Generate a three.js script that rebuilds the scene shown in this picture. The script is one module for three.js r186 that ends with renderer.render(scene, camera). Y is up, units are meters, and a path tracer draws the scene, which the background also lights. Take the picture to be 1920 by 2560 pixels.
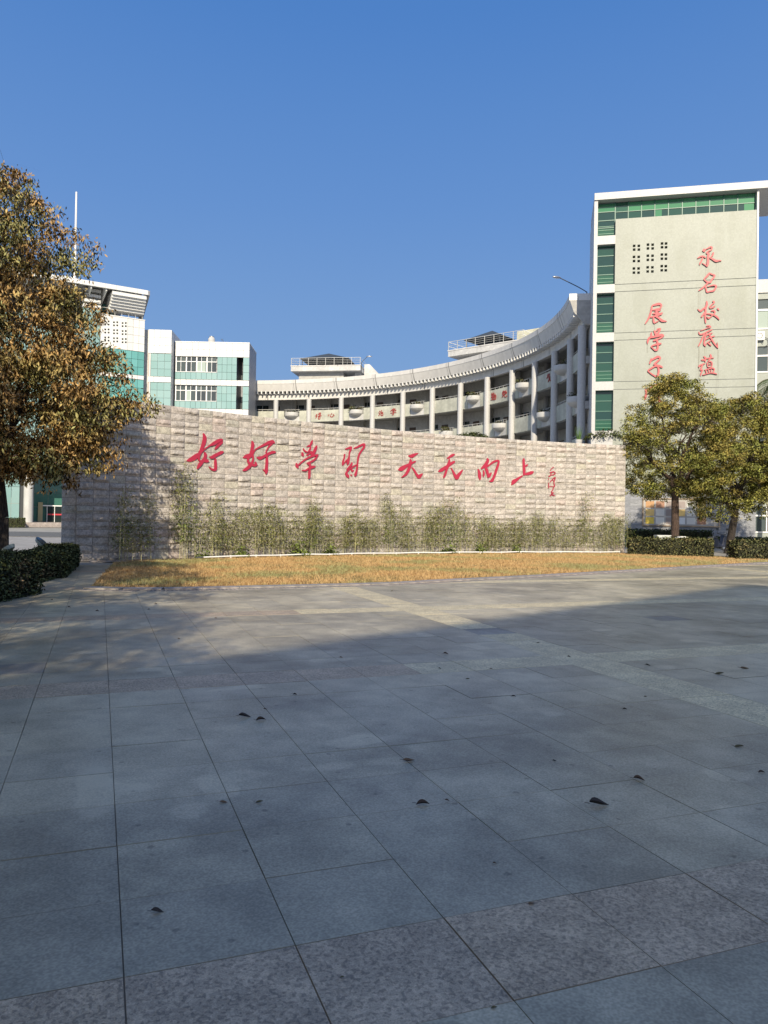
import * as THREE from 'three';
import { mergeGeometries } from 'three/addons/utils/BufferGeometryUtils.js';
import { ImprovedNoise } from 'three/addons/math/ImprovedNoise.js';

// ---------- camera, sky, sun, exposure ----------
const scene = new THREE.Scene();
const F = 1900, EYE = 1.66, ROLL = 0.016;                      // focal length in photo pixels, eye height, roll
const camera = new THREE.PerspectiveCamera(2 * Math.atan(1280 / F) * 180 / Math.PI, 0.75, 0.1, 3000);
camera.position.set(0, EYE, 0);
camera.rotation.set(Math.atan(15.3 / F), 0, ROLL, 'YXZ');
camera.updateMatrixWorld(true);
const renderer = new THREE.WebGLRenderer({ antialias: true });
renderer.toneMapping = THREE.LinearToneMapping;
renderer.toneMappingExposure = 1.2;
renderer.shadowMap.enabled = true;
const SUN_EL = 27 * Math.PI / 180, SUN_AZ = .5 * Math.PI / 180;    // behind the camera, slightly to its right
const sunDir = new THREE.Vector3(Math.sin(SUN_AZ) * Math.cos(SUN_EL), Math.sin(SUN_EL), Math.cos(SUN_AZ) * Math.cos(SUN_EL));
{
  const W = 512, H = 256, data = new Float32Array(W * H * 4);
  const stops = [[-90, .15, .14, .13], [-3, .24, .26, .29], [0, .26, .37, .545], [4, .20, .33, .545], [12, .155, .29, .54], [22, .098, .229, .513], [34, .047, .169, .460], [60, .042, .145, .40], [90, .055, .15, .37]];
  for (let j = 0; j < H; j++) {
    const el = ((j + .5) / H - .5) * 180;
    let k = 0; while (k < stops.length - 2 && el > stops[k + 1][0]) k++;
    const a = stops[k], b = stops[k + 1], t = Math.min(1, Math.max(0, (el - a[0]) / (b[0] - a[0])));
    for (let i = 0; i < W; i++) {
      const o = (j * W + i) * 4, ph = ((i + .5) / W - .5) * 2 * Math.PI, e = el * Math.PI / 180;
      const g = Math.acos(Math.max(-1, Math.min(1, Math.cos(e) * Math.cos(ph) * sunDir.x + Math.sin(e) * sunDir.y + Math.cos(e) * Math.sin(ph) * sunDir.z))) * 180 / Math.PI;
      const halo = el < 0 ? 0 : .75 * Math.exp(-g / 16) + .66 * Math.exp(-g / 33);              // hazy aureole about the sun, behind the camera
      for (let c = 0; c < 3; c++) data[o + c] = a[c + 1] + (b[c + 1] - a[c + 1]) * t + halo * [1, .90, .74][c];
      data[o + 3] = 1;
    }
  }
  const sky = new THREE.DataTexture(data, W, H, THREE.RGBAFormat, THREE.FloatType);
  sky.mapping = THREE.EquirectangularReflectionMapping;
  sky.magFilter = sky.minFilter = THREE.LinearFilter; sky.wrapS = THREE.RepeatWrapping; sky.needsUpdate = true;
  scene.background = sky; scene.environment = sky;
}
const sun = new THREE.DirectionalLight(new THREE.Color().setRGB(1, .87, .67), 4.6);
sun.name = 'sun'; sun.position.copy(sunDir).multiplyScalar(150).add(new THREE.Vector3(0, 0, -50)); sun.target.position.set(0, 0, -50);
sun.castShadow = true; sun.shadow.mapSize.set(4096, 4096); sun.shadow.radius = 1;
Object.assign(sun.shadow.camera, { left: -80, right: 80, top: 80, bottom: -80, near: 1, far: 400 });
scene.add(sun, sun.target);

// ---------- helpers ----------
let rs = 12345;
const rnd = () => { rs = (rs + 0x6d2b79f5) | 0; let t = Math.imul(rs ^ (rs >>> 15), 1 | rs); t = (t + Math.imul(t ^ (t >>> 7), 61 | t)) ^ t; return ((t ^ (t >>> 14)) >>> 0) / 4294967296; };
const rr = (a, b) => a + (b - a) * rnd();
const pick = (a) => a[Math.floor(rnd() * a.length)];
const V = (x, y, z) => new THREE.Vector3(x, y, z);
const per = new ImprovedNoise();
const ray = (px, py) => V(px - 960, 1280 - py, -F).applyQuaternion(camera.quaternion);
const ground = (px, py, y = 0) => { const r = ray(px, py), t = (y - EYE) / r.y; return V(r.x * t, y, r.z * t); };
const atDepth = (px, py, d) => { const r = ray(px, py), t = -d / r.z; return V(r.x * t, EYE + r.y * t, -d); };
const used = {};
const numbered = (n) => { const k = used[n] = (used[n] ?? -1) + 1; return k ? n + '_' + String(k).padStart(3, '0') : n; };
function tag(o, label, category, group, kind) {
  if (label) o.userData.label = label;
  if (category) o.userData.category = category;
  if (group) o.userData.group = group;
  if (kind) o.userData.kind = kind;
  return o;
}
function thing(name, label, category, pos = [0, 0, 0], turn = 0, group) {
  const o = new THREE.Group(); o.name = numbered(name); scene.add(o); o.position.set(...pos); o.rotation.y = turn;
  return tag(o, label, category, group);
}
function mesh(name, geo, mat, parent = scene) {
  const m = new THREE.Mesh(Array.isArray(geo) ? (geo.length > 1 ? mergeGeometries(geo) : geo[0]) : geo, mat);
  m.name = parent === scene ? numbered(name) : name; m.castShadow = m.receiveShadow = true; parent.add(m); return m;
}
const structure = (name, geo, mat) => tag(mesh(name, geo, mat), null, null, null, 'structure');
function copyOf(o, label) { const c = o.clone(); c.name = numbered(o.name.replace(/_\d{3}$/, '')); c.userData = { ...o.userData }; if (label) c.userData.label = label; scene.add(c); return c; }
// box between corners, uv in metres
function box(x0, x1, y0, y1, z0, z1) {
  const w = x1 - x0, h = y1 - y0, d = z1 - z0, g = new THREE.BoxGeometry(w, h, d), uv = g.attributes.uv;
  const S = [[d, h], [d, h], [w, d], [w, d], [w, h], [w, h]];
  for (let f = 0; f < 6; f++) for (let i = 0; i < 4; i++) { const k = f * 4 + i; uv.setXY(k, uv.getX(k) * S[f][0] + x0, uv.getY(k) * S[f][1] + y0); }
  g.translate((x0 + x1) / 2, (y0 + y1) / 2, (z0 + z1) / 2); return g;
}
const unit = box(-.5, .5, -.5, .5, -.5, .5);
// one panel, pane or frame bar: the shared unit box scaled
function slab(name, x0, x1, y0, y1, z0, z1, mat, parent) {
  const m = mesh(name, unit, mat, parent); m.position.set((x0 + x1) / 2, (y0 + y1) / 2, (z0 + z1) / 2); m.scale.set(x1 - x0, y1 - y0, z1 - z0); return m;
}
function panels(name, x0, x1, y0, y1, nx, ny, z0, z1, gap, mat, parent) {
  const w = (x1 - x0) / nx, h = (y1 - y0) / ny;
  for (let j = 0; j < ny; j++) for (let i = 0; i < nx; i++)
    slab(name, x0 + i * w + gap / 2, x0 + (i + 1) * w - gap / 2, y0 + j * h + gap / 2, y0 + (j + 1) * h - gap / 2, z0, z1 + rr(-.004, .004), Array.isArray(mat) ? pick(mat) : mat, parent);
}
function tube(pts, r, seg = 6, n) { return new THREE.TubeGeometry(new THREE.CatmullRomCurve3(pts.map((p) => p.isVector3 ? p : V(...p)), false, 'centripetal'), n || Math.max(2, pts.length * 4), r, seg); }
function limb(a, b, r0, r1, seg = 5) {           // tapered stick from a to b
  const d = b.clone().sub(a), L = d.length(), g = new THREE.CylinderGeometry(r1, r0, L, seg, 1, true);
  g.translate(0, L / 2, 0); g.applyQuaternion(new THREE.Quaternion().setFromUnitVectors(V(0, 1, 0), d.normalize())); g.translate(a.x, a.y, a.z); return g;
}
// ring sector about (0,0): angle a measured from +x towards -z (away from the camera)
function ring(r0, r1, a0, a1, y0, y1, n) {
  const P = [], U = [], I = [];
  const q = (a, b, c, d, uw, vh, u0 = 0) => { const k = P.length / 3; P.push(...a, ...b, ...c, ...d); U.push(u0, 0, u0 + uw, 0, u0 + uw, vh, u0, vh); I.push(k, k + 1, k + 2, k, k + 2, k + 3); };
  const pt = (r, a, y) => [r * Math.cos(a), y, -r * Math.sin(a)];
  for (let i = 0; i < n; i++) {
    const a = a0 + (a1 - a0) * i / n, b = a0 + (a1 - a0) * (i + 1) / n, w = r0 * Math.abs(b - a), u0 = r0 * Math.abs(a);
    q(pt(r0, b, y0), pt(r0, a, y0), pt(r0, a, y1), pt(r0, b, y1), -w, y1 - y0, u0 + w);
    q(pt(r1, a, y0), pt(r1, b, y0), pt(r1, b, y1), pt(r1, a, y1), w, y1 - y0, u0);
    q(pt(r0, a, y1), pt(r1, a, y1), pt(r1, b, y1), pt(r0, b, y1), r1 - r0, w);
    q(pt(r0, a, y0), pt(r0, b, y0), pt(r1, b, y0), pt(r1, a, y0), w, r1 - r0);
  }
  q(pt(r0, a0, y0), pt(r1, a0, y0), pt(r1, a0, y1), pt(r0, a0, y1), r1 - r0, y1 - y0);
  q(pt(r1, a1, y0), pt(r0, a1, y0), pt(r0, a1, y1), pt(r1, a1, y1), r1 - r0, y1 - y0);
  const g = new THREE.BufferGeometry();
  g.setAttribute('position', new THREE.Float32BufferAttribute(P, 3)); g.setAttribute('uv', new THREE.Float32BufferAttribute(U, 2)); g.setIndex(I); g.computeVertexNormals(); return g;
}
// vertical plane through two photo columns at known depths; local x along it, z towards the camera
class Facade {
  constructor(pxA, dA, pxB, dB) {
    this.A = atDepth(pxA, 1290, dA).setY(0); const B = atDepth(pxB, 1290, dB).setY(0), e = B.clone().sub(this.A);
    this.length = e.length(); this.e = e.normalize(); this.turn = Math.atan2(-this.e.z, this.e.x); this.n = V(Math.sin(this.turn), 0, Math.cos(this.turn));
  }
  uv(px, py, z = 0) { const r = ray(px, py), o = V(0, EYE, 0), P = this.A.clone().addScaledVector(this.n, z), t = P.clone().sub(o).dot(this.n) / r.dot(this.n), q = o.addScaledVector(r, t); return [q.clone().sub(this.A).dot(this.e), q.y]; }
  x(px, py, z = 0) { return this.uv(px, py, z)[0]; }
  y(px, py, z = 0) { return this.uv(px, py, z)[1]; }
  world(u, y, z = 0) { return this.A.clone().addScaledVector(this.e, u).addScaledVector(this.n, z).setY(y); }
}

// ---------- textures and materials ----------
const hash = (x, y, s) => { let h = Math.imul(x, 374761393) + Math.imul(y, 668265263) + Math.imul(s, 1442695041); h = Math.imul(h ^ (h >>> 13), 1274126177); return ((h ^ (h >>> 16)) >>> 0) / 4294967296; };
function tn(u, v, p, s) {                          // tileable value noise, p cells per tile
  const x = u * p, y = v * p, i = Math.floor(x), j = Math.floor(y), f = x - i, g = y - j, a = f * f * (3 - 2 * f), b = g * g * (3 - 2 * g), m = (k) => ((k % p) + p) % p;
  const h = (q, r) => hash(m(q), m(r), s);
  return (h(i, j) * (1 - a) + h(i + 1, j) * a) * (1 - b) + (h(i, j + 1) * (1 - a) + h(i + 1, j + 1) * a) * b;
}
function tex(n, metres, fn, colour = true) {
  const d = new Uint8Array(n * n * 4);
  for (let j = 0; j < n; j++) for (let i = 0; i < n; i++) { const c = fn((i + .5) / n, (j + .5) / n, i, j), o = (j * n + i) * 4; for (let k = 0; k < 3; k++) d[o + k] = Math.max(0, Math.min(255, 255 * (c.length ? c[k] : c))); d[o + 3] = 255; }
  const t = new THREE.DataTexture(d, n, n); t.wrapS = t.wrapT = THREE.RepeatWrapping; t.magFilter = THREE.LinearFilter; t.minFilter = THREE.LinearMipmapLinearFilter; t.generateMipmaps = true;
  t.repeat.set(1 / metres, 1 / metres); if (colour) t.colorSpace = THREE.SRGBColorSpace; t.needsUpdate = true; return t;
}
const speck = tex(512, 1.3, (u, v, i, j) => { const a = .80 + .10 * (hash(i >> 1, j >> 1, 3) - .5) + .16 * (hash(i, j, 4) - .5) + .14 * (tn(u, v, 7, 5) - .5) + .12 * (tn(u, v, 21, 6) - .5); return a; });
const speckBump = tex(512, 1.3, (u, v, i, j) => .5 + .3 * (hash(i, j, 7) - .5) + .4 * (tn(u, v, 60, 8) - .5), false);
const flamed = tex(512, 1.1, (u, v, i, j) => { const q = tn(u, v, 64, 31), w = tn(u, v, 110, 33), a = .80 + .16 * (hash(i >> 1, j >> 1, 13) - .5) + (q > .62 ? .08 : 0) - (w > .66 ? .15 : 0) + .12 * (tn(u, v, 8, 15) - .5); return [a, a, a * .97]; });
const flamedBump = tex(512, 1.1, (u, v) => .4 * tn(u, v, 64, 31) + .6 * tn(u, v, 110, 33), false);
const wear = tex(512, 2.6, (u, v, i, j) => { const m = tn(u, v, 5, 41) * .5 + tn(u, v, 11, 42) * .3 + tn(u, v, 29, 43) * .2, s = tn(u, v, 90, 44); return .80 + .30 * (m - .5) + .10 * (s - .5) + .13 * (hash(i, j, 45) - .5) + (hash(i >> 1, j >> 1, 46) > .985 ? -.12 : 0); });
const paveTex = tex(1024, 7.3, (u, v, i, j) => {       // granite grain, worn patches, smears and dark spots running across the slabs
  const m = tn(u, v, 4, 141) * .34 + tn(u, v, 9, 142) * .28 + tn(u, v, 22, 143) * .2 + tn(u, v, 57, 144) * .18, sm = tn(u, v * .5, 12, 145) * tn(u, v, 30, 146), cx = Math.floor(u * 150), cy = Math.floor(v * 150), sp = hash(cx, cy, 147), du = u * 150 - cx - .5, dv = v * 150 - cy - .5;
  return .80 + .62 * (m - .5) + (sm > .48 ? .10 * Math.min(1, (sm - .48) * 9) : 0) + .21 * (hash(i, j, 148) - .5) - (sp > .988 && du * du + dv * dv < .12 * (sp - .985) * 80 ? .16 : 0);
});
const plasterTex = tex(512, 4, (u, v, i, j) => .9 + .10 * (tn(u, v, 6, 51) - .5) + .09 * (tn(u, v, 23, 52) - .5) + .05 * (hash(i, j, 53) - .5));
const tileTex = tex(256, 0.8, (u, v, i, j) => { const g = (i % 32 < 3 || j % 32 < 3) ? -.15 : 0; return .93 + g + .04 * (hash(i >> 5, j >> 5, 61) - .5) + .05 * (tn(u, v, 40, 62) - .5); });
const tileBump = tex(256, 0.8, (u, v, i, j) => (i % 32 < 3 || j % 32 < 3) ? .2 : .8, false);
const stoneTex = tex(512, 1.7, (u, v, i, j) => { const a = .84 + .16 * (tn(u, v, 9, 71) - .5) + .20 * (tn(u, v, 45, 72) - .5) + .24 * (hash(i, j, 73) - .5); return [a, a * .985, a * .97]; });
const stoneBump = tex(512, 1.7, (u, v, i, j) => .5 + .5 * (tn(u, v, 38, 74) - .5) + .4 * (tn(u, v, 90, 75) - .5), false);
const lawnTex = tex(512, 9, (u, v, i, j) => { const g = tn(u, v, 6, 81) * .55 + tn(u, v, 15, 82) * .3 + tn(u, v, 50, 83) * .15, f = .75 + .5 * (hash(i, j, 84) - .5), k = Math.max(0, Math.min(1, (g - .46) * 5)); return [(.80 - .22 * k) * f, (.60 - .06 * k) * f, (.31 - .05 * k) * f]; });
const barkTex = tex(256, .6, (u, v, i, j) => .7 + .5 * (tn(u, v * .25, 40, 91) - .5) + .3 * (hash(i, j >> 2, 92) - .5));
const streak = tex(512, 6, (u, v, i, j) => { const s = tn(u, v * .06, 64, 101), d = tn(u, v, 5, 102); return .93 + .07 * (tn(u, v, 17, 103) - .5) - (s > .72 && d > .45 ? .30 * (d - .45) * (s - .72) * 14 : 0); });
const M = (r, g, b, rough = .8, extra = {}) => new THREE.MeshStandardMaterial({ color: new THREE.Color().setRGB(r, g, b), roughness: rough, ...extra });
const P = (r, g, b, rough, extra = {}) => new THREE.MeshPhysicalMaterial({ color: new THREE.Color().setRGB(r, g, b), roughness: rough, ...extra });
const mat = {
  bed: M(.36, .33, .28, .95), ground: M(.42, .40, .37, .9, { map: plasterTex }), asphalt: M(.20, .20, .20, .9, { map: speck }),
  white: M(.70, .70, .68, .55), whitePanel: [M(.68, .69, .67, .45), M(.64, .65, .63, .45), M(.71, .71, .69, .45)], whitePlain: M(.68, .68, .66, .6, { map: plasterTex }),
  joint: M(.42, .43, .42, .8), tile: M(.61, .61, .60, .45, { map: tileTex, bumpMap: tileBump, bumpScale: .003 }),
  cream: M(.385, .425, .385, .5, { map: tileTex, bumpMap: tileBump, bumpScale: .003 }),
  concrete: M(.54, .53, .50, .85, { map: plasterTex }), streaked: M(.72, .71, .68, .75, { map: streak }), parapet: M(.56, .57, .48, .6, { map: plasterTex }),
  teal: [P(.25, .40, .39, .16, { clearcoat: .5 }), P(.23, .38, .365, .16, { clearcoat: .5 }), P(.27, .415, .40, .18, { clearcoat: .5 })],
  tealDeep: [P(.13, .36, .34, .08), P(.15, .39, .37, .08), P(.12, .33, .31, .08)],
  greenGlass: [P(.018, .062, .05, .05), P(.022, .075, .055, .05), P(.016, .054, .048, .06)], greenBright: [P(.055, .21, .105, .07), P(.065, .24, .115, .07)], greenLow: P(.03, .105, .068, .08),
  darkGlass: P(.02, .03, .03, .06), portalGlass: P(.06, .17, .14, .06), windowGlass: [P(.07, .09, .09, .05), P(.10, .12, .12, .06), P(.05, .06, .065, .05)], curtain: M(.36, .43, .39, .9),
  frame: M(.85, .86, .85, .4), frameGreen: M(.05, .16, .12, .4), metal: M(.55, .56, .57, .35, { metalness: .8 }), steelDark: M(.06, .065, .07, .5), railing: M(.48, .48, .45, .5),
  red: M(.40, .02, .055, .6), redTower: M(.46, .075, .085, .5), redSmall: M(.30, .04, .035, .6), pink: M(.60, .32, .33, .5),
  greyStone: M(.40, .42, .46, .5, { map: speck }), brownStrip: M(.50, .42, .38, .7), sheet: M(.07, .08, .085, .5), bark: M(.16, .105, .08, .95, { map: barkTex, bumpMap: barkTex, bumpScale: .012 }), barkDark: M(.085, .068, .058, .95, { map: barkTex, bumpMap: barkTex, bumpScale: .012 }),
  twig: M(.16, .13, .105, .9), cane: M(.46, .44, .24, .6), soil: M(.22, .15, .10, .98, { map: speck }), pipe: M(.80, .80, .76, .45),
  kerb: [M(.52, .46, .42, .8, { map: speck }), M(.48, .44, .40, .8, { map: speck }), M(.55, .49, .45, .8, { map: speck })], grate: M(.10, .10, .10, .6),
};
// ---------- plaza ----------
const GB = -20.5 * Math.PI / 180, e1 = [Math.sin(GB), Math.cos(GB)], e2 = [Math.cos(GB), -Math.sin(GB)];   // paving grid: along and across, in (x, depth)
const SW = .63, SL = .575, U0 = .11, T0 = 2.88;
structure('ground', new THREE.CircleGeometry(900, 64).rotateX(-Math.PI / 2).translate(0, -.05, -200), mat.ground).geometry.attributes.uv.array.forEach((v, i, a) => { a[i] = v * 1800; });
// edge of the lawn towards the plaza, from the photograph's ground pixels
const lawnFront = [[226, 1470], [350, 1473], [480, 1471], [700, 1466], [960, 1459], [1100, 1452], [1300, 1442], [1500, 1431], [1700, 1419], [1920, 1407], [2150, 1397]].map(([x, y]) => ground(x, y));
const frontCurve = new THREE.CatmullRomCurve3(lawnFront);
const frontPts = frontCurve.getSpacedPoints(120);
const depthOfFront = (x) => { for (let i = 0; i < frontPts.length - 1; i++) { const a = frontPts[i], b = frontPts[i + 1]; if (x >= a.x && x <= b.x) return -(a.z + (b.z - a.z) * (x - a.x) / (b.x - a.x)); } return x < frontPts[0].x ? 24.5 : -frontPts.at(-1).z; };
{
  const plaza = tag(new THREE.Group(), null, null, null, 'structure'); plaza.name = 'plaza_paving'; scene.add(plaza);
  const bed = new THREE.Shape(); bed.moveTo(-13, -8); bed.lineTo(30, -8); bed.lineTo(30, 38); bed.lineTo(-13, 27);
  mesh('mortar_bed', new THREE.ShapeGeometry(bed).rotateX(-Math.PI / 2).translate(0, -.014, 0), mat.bed, plaza);
  const grey = [[.55, .495, .355], [.515, .465, .34], [.58, .52, .37], [.53, .48, .35], [.56, .50, .35]].map((c) => M(...c, .42, { map: paveTex, bumpMap: speckBump, bumpScale: .0012 }));
  const pink = [[.66, .52, .385], [.63, .505, .38], [.68, .535, .39]].map((c) => M(...c, .46, { map: flamed, bumpMap: flamedBump, bumpScale: .003 }));
  const yellow = [[.95, .82, .55], [.92, .80, .545]].map((c) => M(...c, .46, { map: flamed, bumpMap: flamedBump, bumpScale: .003 }));
  const dark = [M(.38, .36, .31, .5, { map: paveTex })];
  const slabGeo = (ou, ov) => {                     // slab: bevelled top
    const w = SW / 2 - .0004 - rnd() * .0015, l = SL / 2 - .0003 - rnd() * rnd() * .0022, b = .0014, top = [[-w + b, -l + b], [w - b, -l + b], [w - b, l - b], [-w + b, l - b]], low = [[-w, -l], [w, -l], [w, l], [-w, l]];
    const p = [], uv = [], idx = [];
    top.forEach(([x, z]) => { p.push(x, 0, z); uv.push(x + ou, z + ov); }); idx.push(0, 2, 1, 0, 3, 2);
    for (let i = 0; i < 4; i++) { const j = (i + 1) % 4, q = p.length / 3; p.push(top[i][0], 0, top[i][1], top[j][0], 0, top[j][1], low[j][0], -.013, low[j][1], low[i][0], -.013, low[i][1]); for (let z = 0; z < 4; z++) uv.push(ou + z * .01, ov); idx.push(q, q + 1, q + 2, q, q + 2, q + 3); }
    const g = new THREE.BufferGeometry(); g.setAttribute('position', new THREE.Float32BufferAttribute(p, 3)); g.setAttribute('uv', new THREE.Float32BufferAttribute(uv, 2)); g.setIndex(idx); g.computeVertexNormals(); return g;
  };
  const darkSpots = [[1255, 1573], [1655, 1545], [52, 1668]].map(([x, y]) => { const g = ground(x, y); return [g.x * e1[0] - g.z * e1[1], g.x * e2[0] - g.z * e2[1]]; });
  const list = [];
  for (let i = -30; i < 60; i++) for (let j = -14; j < 62; j++) {
    const u = U0 + (i + .5) * SW, t = T0 + (j - .5) * SL, x = u * e2[0] + t * e1[0], d = u * e2[1] + t * e1[1];
    if (d < -5 || d > 36 || x < -12.5 || x > 27) continue;
    if (d > depthOfFront(x) + .25) continue;
    const band = ((j % 9) + 9) % 9 === 0, yl = ((i - 8) % 26 + 26) % 26 === 0;
    let m = grey[Math.max(0, Math.min(4, Math.floor(2.5 + 4.5 * per.noise(x * .33, d * .33, 5) + rr(-1.3, 1.3))))];
    if (band) m = u > 3 && j > 0 && rnd() < .75 ? pick(yellow) : pick(pink);
    if (band && u > 6) m = pick(yellow);
    if (yl) m = pick(yellow);
    if (darkSpots.some(([a, b]) => Math.abs(a - t) < SL / 2 && Math.abs(b - u) < SW / 2)) m = dark[0];
    const inView = d > 1.6 && Math.abs(x / d) < .53 ? d : 99;
    list.push({ x, d, m, inView, g: slabGeo(u, -t), turn: 0 });
  }
  list.sort((a, b) => a.inView - b.inView);
  const rest = new Map();
  list.forEach((s, k) => {
    const y = rr(-.0015, .0015);
    const q = new THREE.Object3D(); q.position.set(s.x, y, -s.d); q.rotation.set(rr(-.0016, .0016), -GB + s.turn, rr(-.0016, .0016)); q.updateMatrix();
    if (k < 300) { const m = mesh('paving_slab', s.g, s.m, plaza); m.position.copy(q.position); m.rotation.copy(q.rotation); }
    else { if (!rest.has(s.m)) rest.set(s.m, []); rest.get(s.m).push(s.g.clone().applyMatrix4(q.matrix)); }
  });
  for (const [m, g] of rest) tag(mesh('far_paving', g, m, plaza), null, null, null, 'stuff');
}
{ // kerb stones along the lawn and the drain in front of them
  const kerb = tag(new THREE.Group(), null, null, null, 'structure'); kerb.name = 'lawn_kerb'; scene.add(kerb);
  const N = 46, pts = frontCurve.getSpacedPoints(N);
  for (let i = 0; i < N; i++) {
    const a = pts[i], b = pts[i + 1], m = a.clone().add(b).multiplyScalar(.5), L = a.distanceTo(b) - .008, k = mesh('kerb_stone', box(-L / 2, L / 2, -.03, .035, -.16, .22), pick(mat.kerb), kerb);
    k.position.copy(m).setY(rr(0, .004)); k.rotation.y = Math.atan2(-(b.z - a.z), b.x - a.x); k.translateZ(.10);
  }
  const drain = tag(new THREE.Group(), null, null, null, 'structure'); drain.name = 'drain_channel'; scene.add(drain);
  const N2 = 30, q = frontCurve.getSpacedPoints(N2);
  for (let i = 0; i < N2; i++) {
    const a = q[i], b = q[i + 1], L = a.distanceTo(b) - .01, g = [box(-L / 2, L / 2, -.01, .006, -.14, -.115), box(-L / 2, L / 2, -.01, .006, .115, .14)];
    const n = Math.round(L / .09); for (let k = 0; k < n; k++) { const x = -L / 2 + (k + .5) * L / n; g.push(box(x - .018, x + .018, -.01, .006, -.115, .115)); }
    const k = mesh('drain_grate', g, mat.kerb[i % 3], drain); k.position.copy(a).add(b).multiplyScalar(.5); k.position.y = 0; k.rotation.y = Math.atan2(-(b.z - a.z), b.x - a.x); k.translateZ(.42);
    const t = mesh('drain_bottom', box(-L / 2, L / 2, .001, .0035, -.115, .115), mat.grate, drain); t.position.copy(k.position); t.rotation.copy(k.rotation);
  }
}
// ---------- stone wall: an arc of radius 45 m ----------
const WX = -10.893, WZ = 25.519, WT = .888, WK = -.02205, CH = .275, CW = .6, NC = 48, NR = 21, WH = CH * NR;
const wallAt = (s) => { const a = WT + WK * s; return { x: WX + (Math.sin(a) - Math.sin(WT)) / WK, d: WZ - (Math.cos(a) - Math.cos(WT)) / WK, a }; };   // a: heading in (x, depth)
const wallPoint = (s, y, out = 0) => { const w = wallAt(s); return V(w.x + Math.sin(w.a) * out, y, -(w.d - Math.cos(w.a) * out)); };
const wallSolve = (px, py) => {                    // arc length and height seen at a pixel
  const r = ray(px, py); let lo = -2, hi = 31;
  for (let k = 0; k < 40; k++) { const s = (lo + hi) / 2, w = wallAt(s); (w.x / w.d < r.x / -r.z) ? lo = s : hi = s; }
  const w = wallAt(lo); return [lo, EYE + r.y * (w.d / -r.z)];
};
// brush strokes: [x, y, half width] lists in a zoom's own pixels
function brush(strokes, map, thick, z0) {          // map(x, y) -> [X, Y] in metres, map.k metres per zoom pixel
  const P = [], I = [];
  strokes.forEach((st, si) => {
    const c = new THREE.CatmullRomCurve3(st.map(([x, y, w]) => V(...map(x, y), w * map.k)), false, 'centripetal'), n = st.length * 5, q = c.getPoints(n);
    const L = [], R = []; 
    for (let i = 0; i <= n; i++) {
      const t = c.getTangent(i / n), l = Math.hypot(t.x, t.y) || 1, nx = -t.y / l, ny = t.x / l, w = Math.max(.3 * map.k, q[i].z), e = i === 0 ? -1 : i === n ? 1 : 0;
      const ox = e * t.x / l * w * .7, oy = e * t.y / l * w * .7, ww = e ? w * .45 : w;
      L.push([q[i].x + nx * ww + ox, q[i].y + ny * ww + oy]); R.push([q[i].x - nx * ww + ox, q[i].y - ny * ww + oy]);
    }
    const b = P.length / 3;
    for (let i = 0; i <= n; i++) { const z = z0 + thick + si * .0025 + i * .0004; P.push(L[i][0], L[i][1], z, R[i][0], R[i][1], z); }
    for (let i = 0; i < n; i++) { const k = b + i * 2; I.push(k, k + 1, k + 2, k + 1, k + 3, k + 2); }
    const loop = [...L, ...R.slice().reverse()], h = loop.length, b2 = P.length / 3;
    loop.forEach(([x, y], i) => { const k = i < h / 2 ? i : h - 1 - i; P.push(x, y, z0 + thick + si * .0025 + k * .0004 - .0002, x, y, z0); });
    for (let i = 0; i < h; i++) { const a = b2 + i * 2, d = b2 + ((i + 1) % h) * 2; I.push(a, a + 1, d, d, a + 1, d + 1); }
  });
  const g = new THREE.BufferGeometry(); g.setAttribute('position', new THREE.Float32BufferAttribute(P, 3)); g.setIndex(I); const f = g.toNonIndexed(); f.computeVertexNormals(); return f;
}
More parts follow.
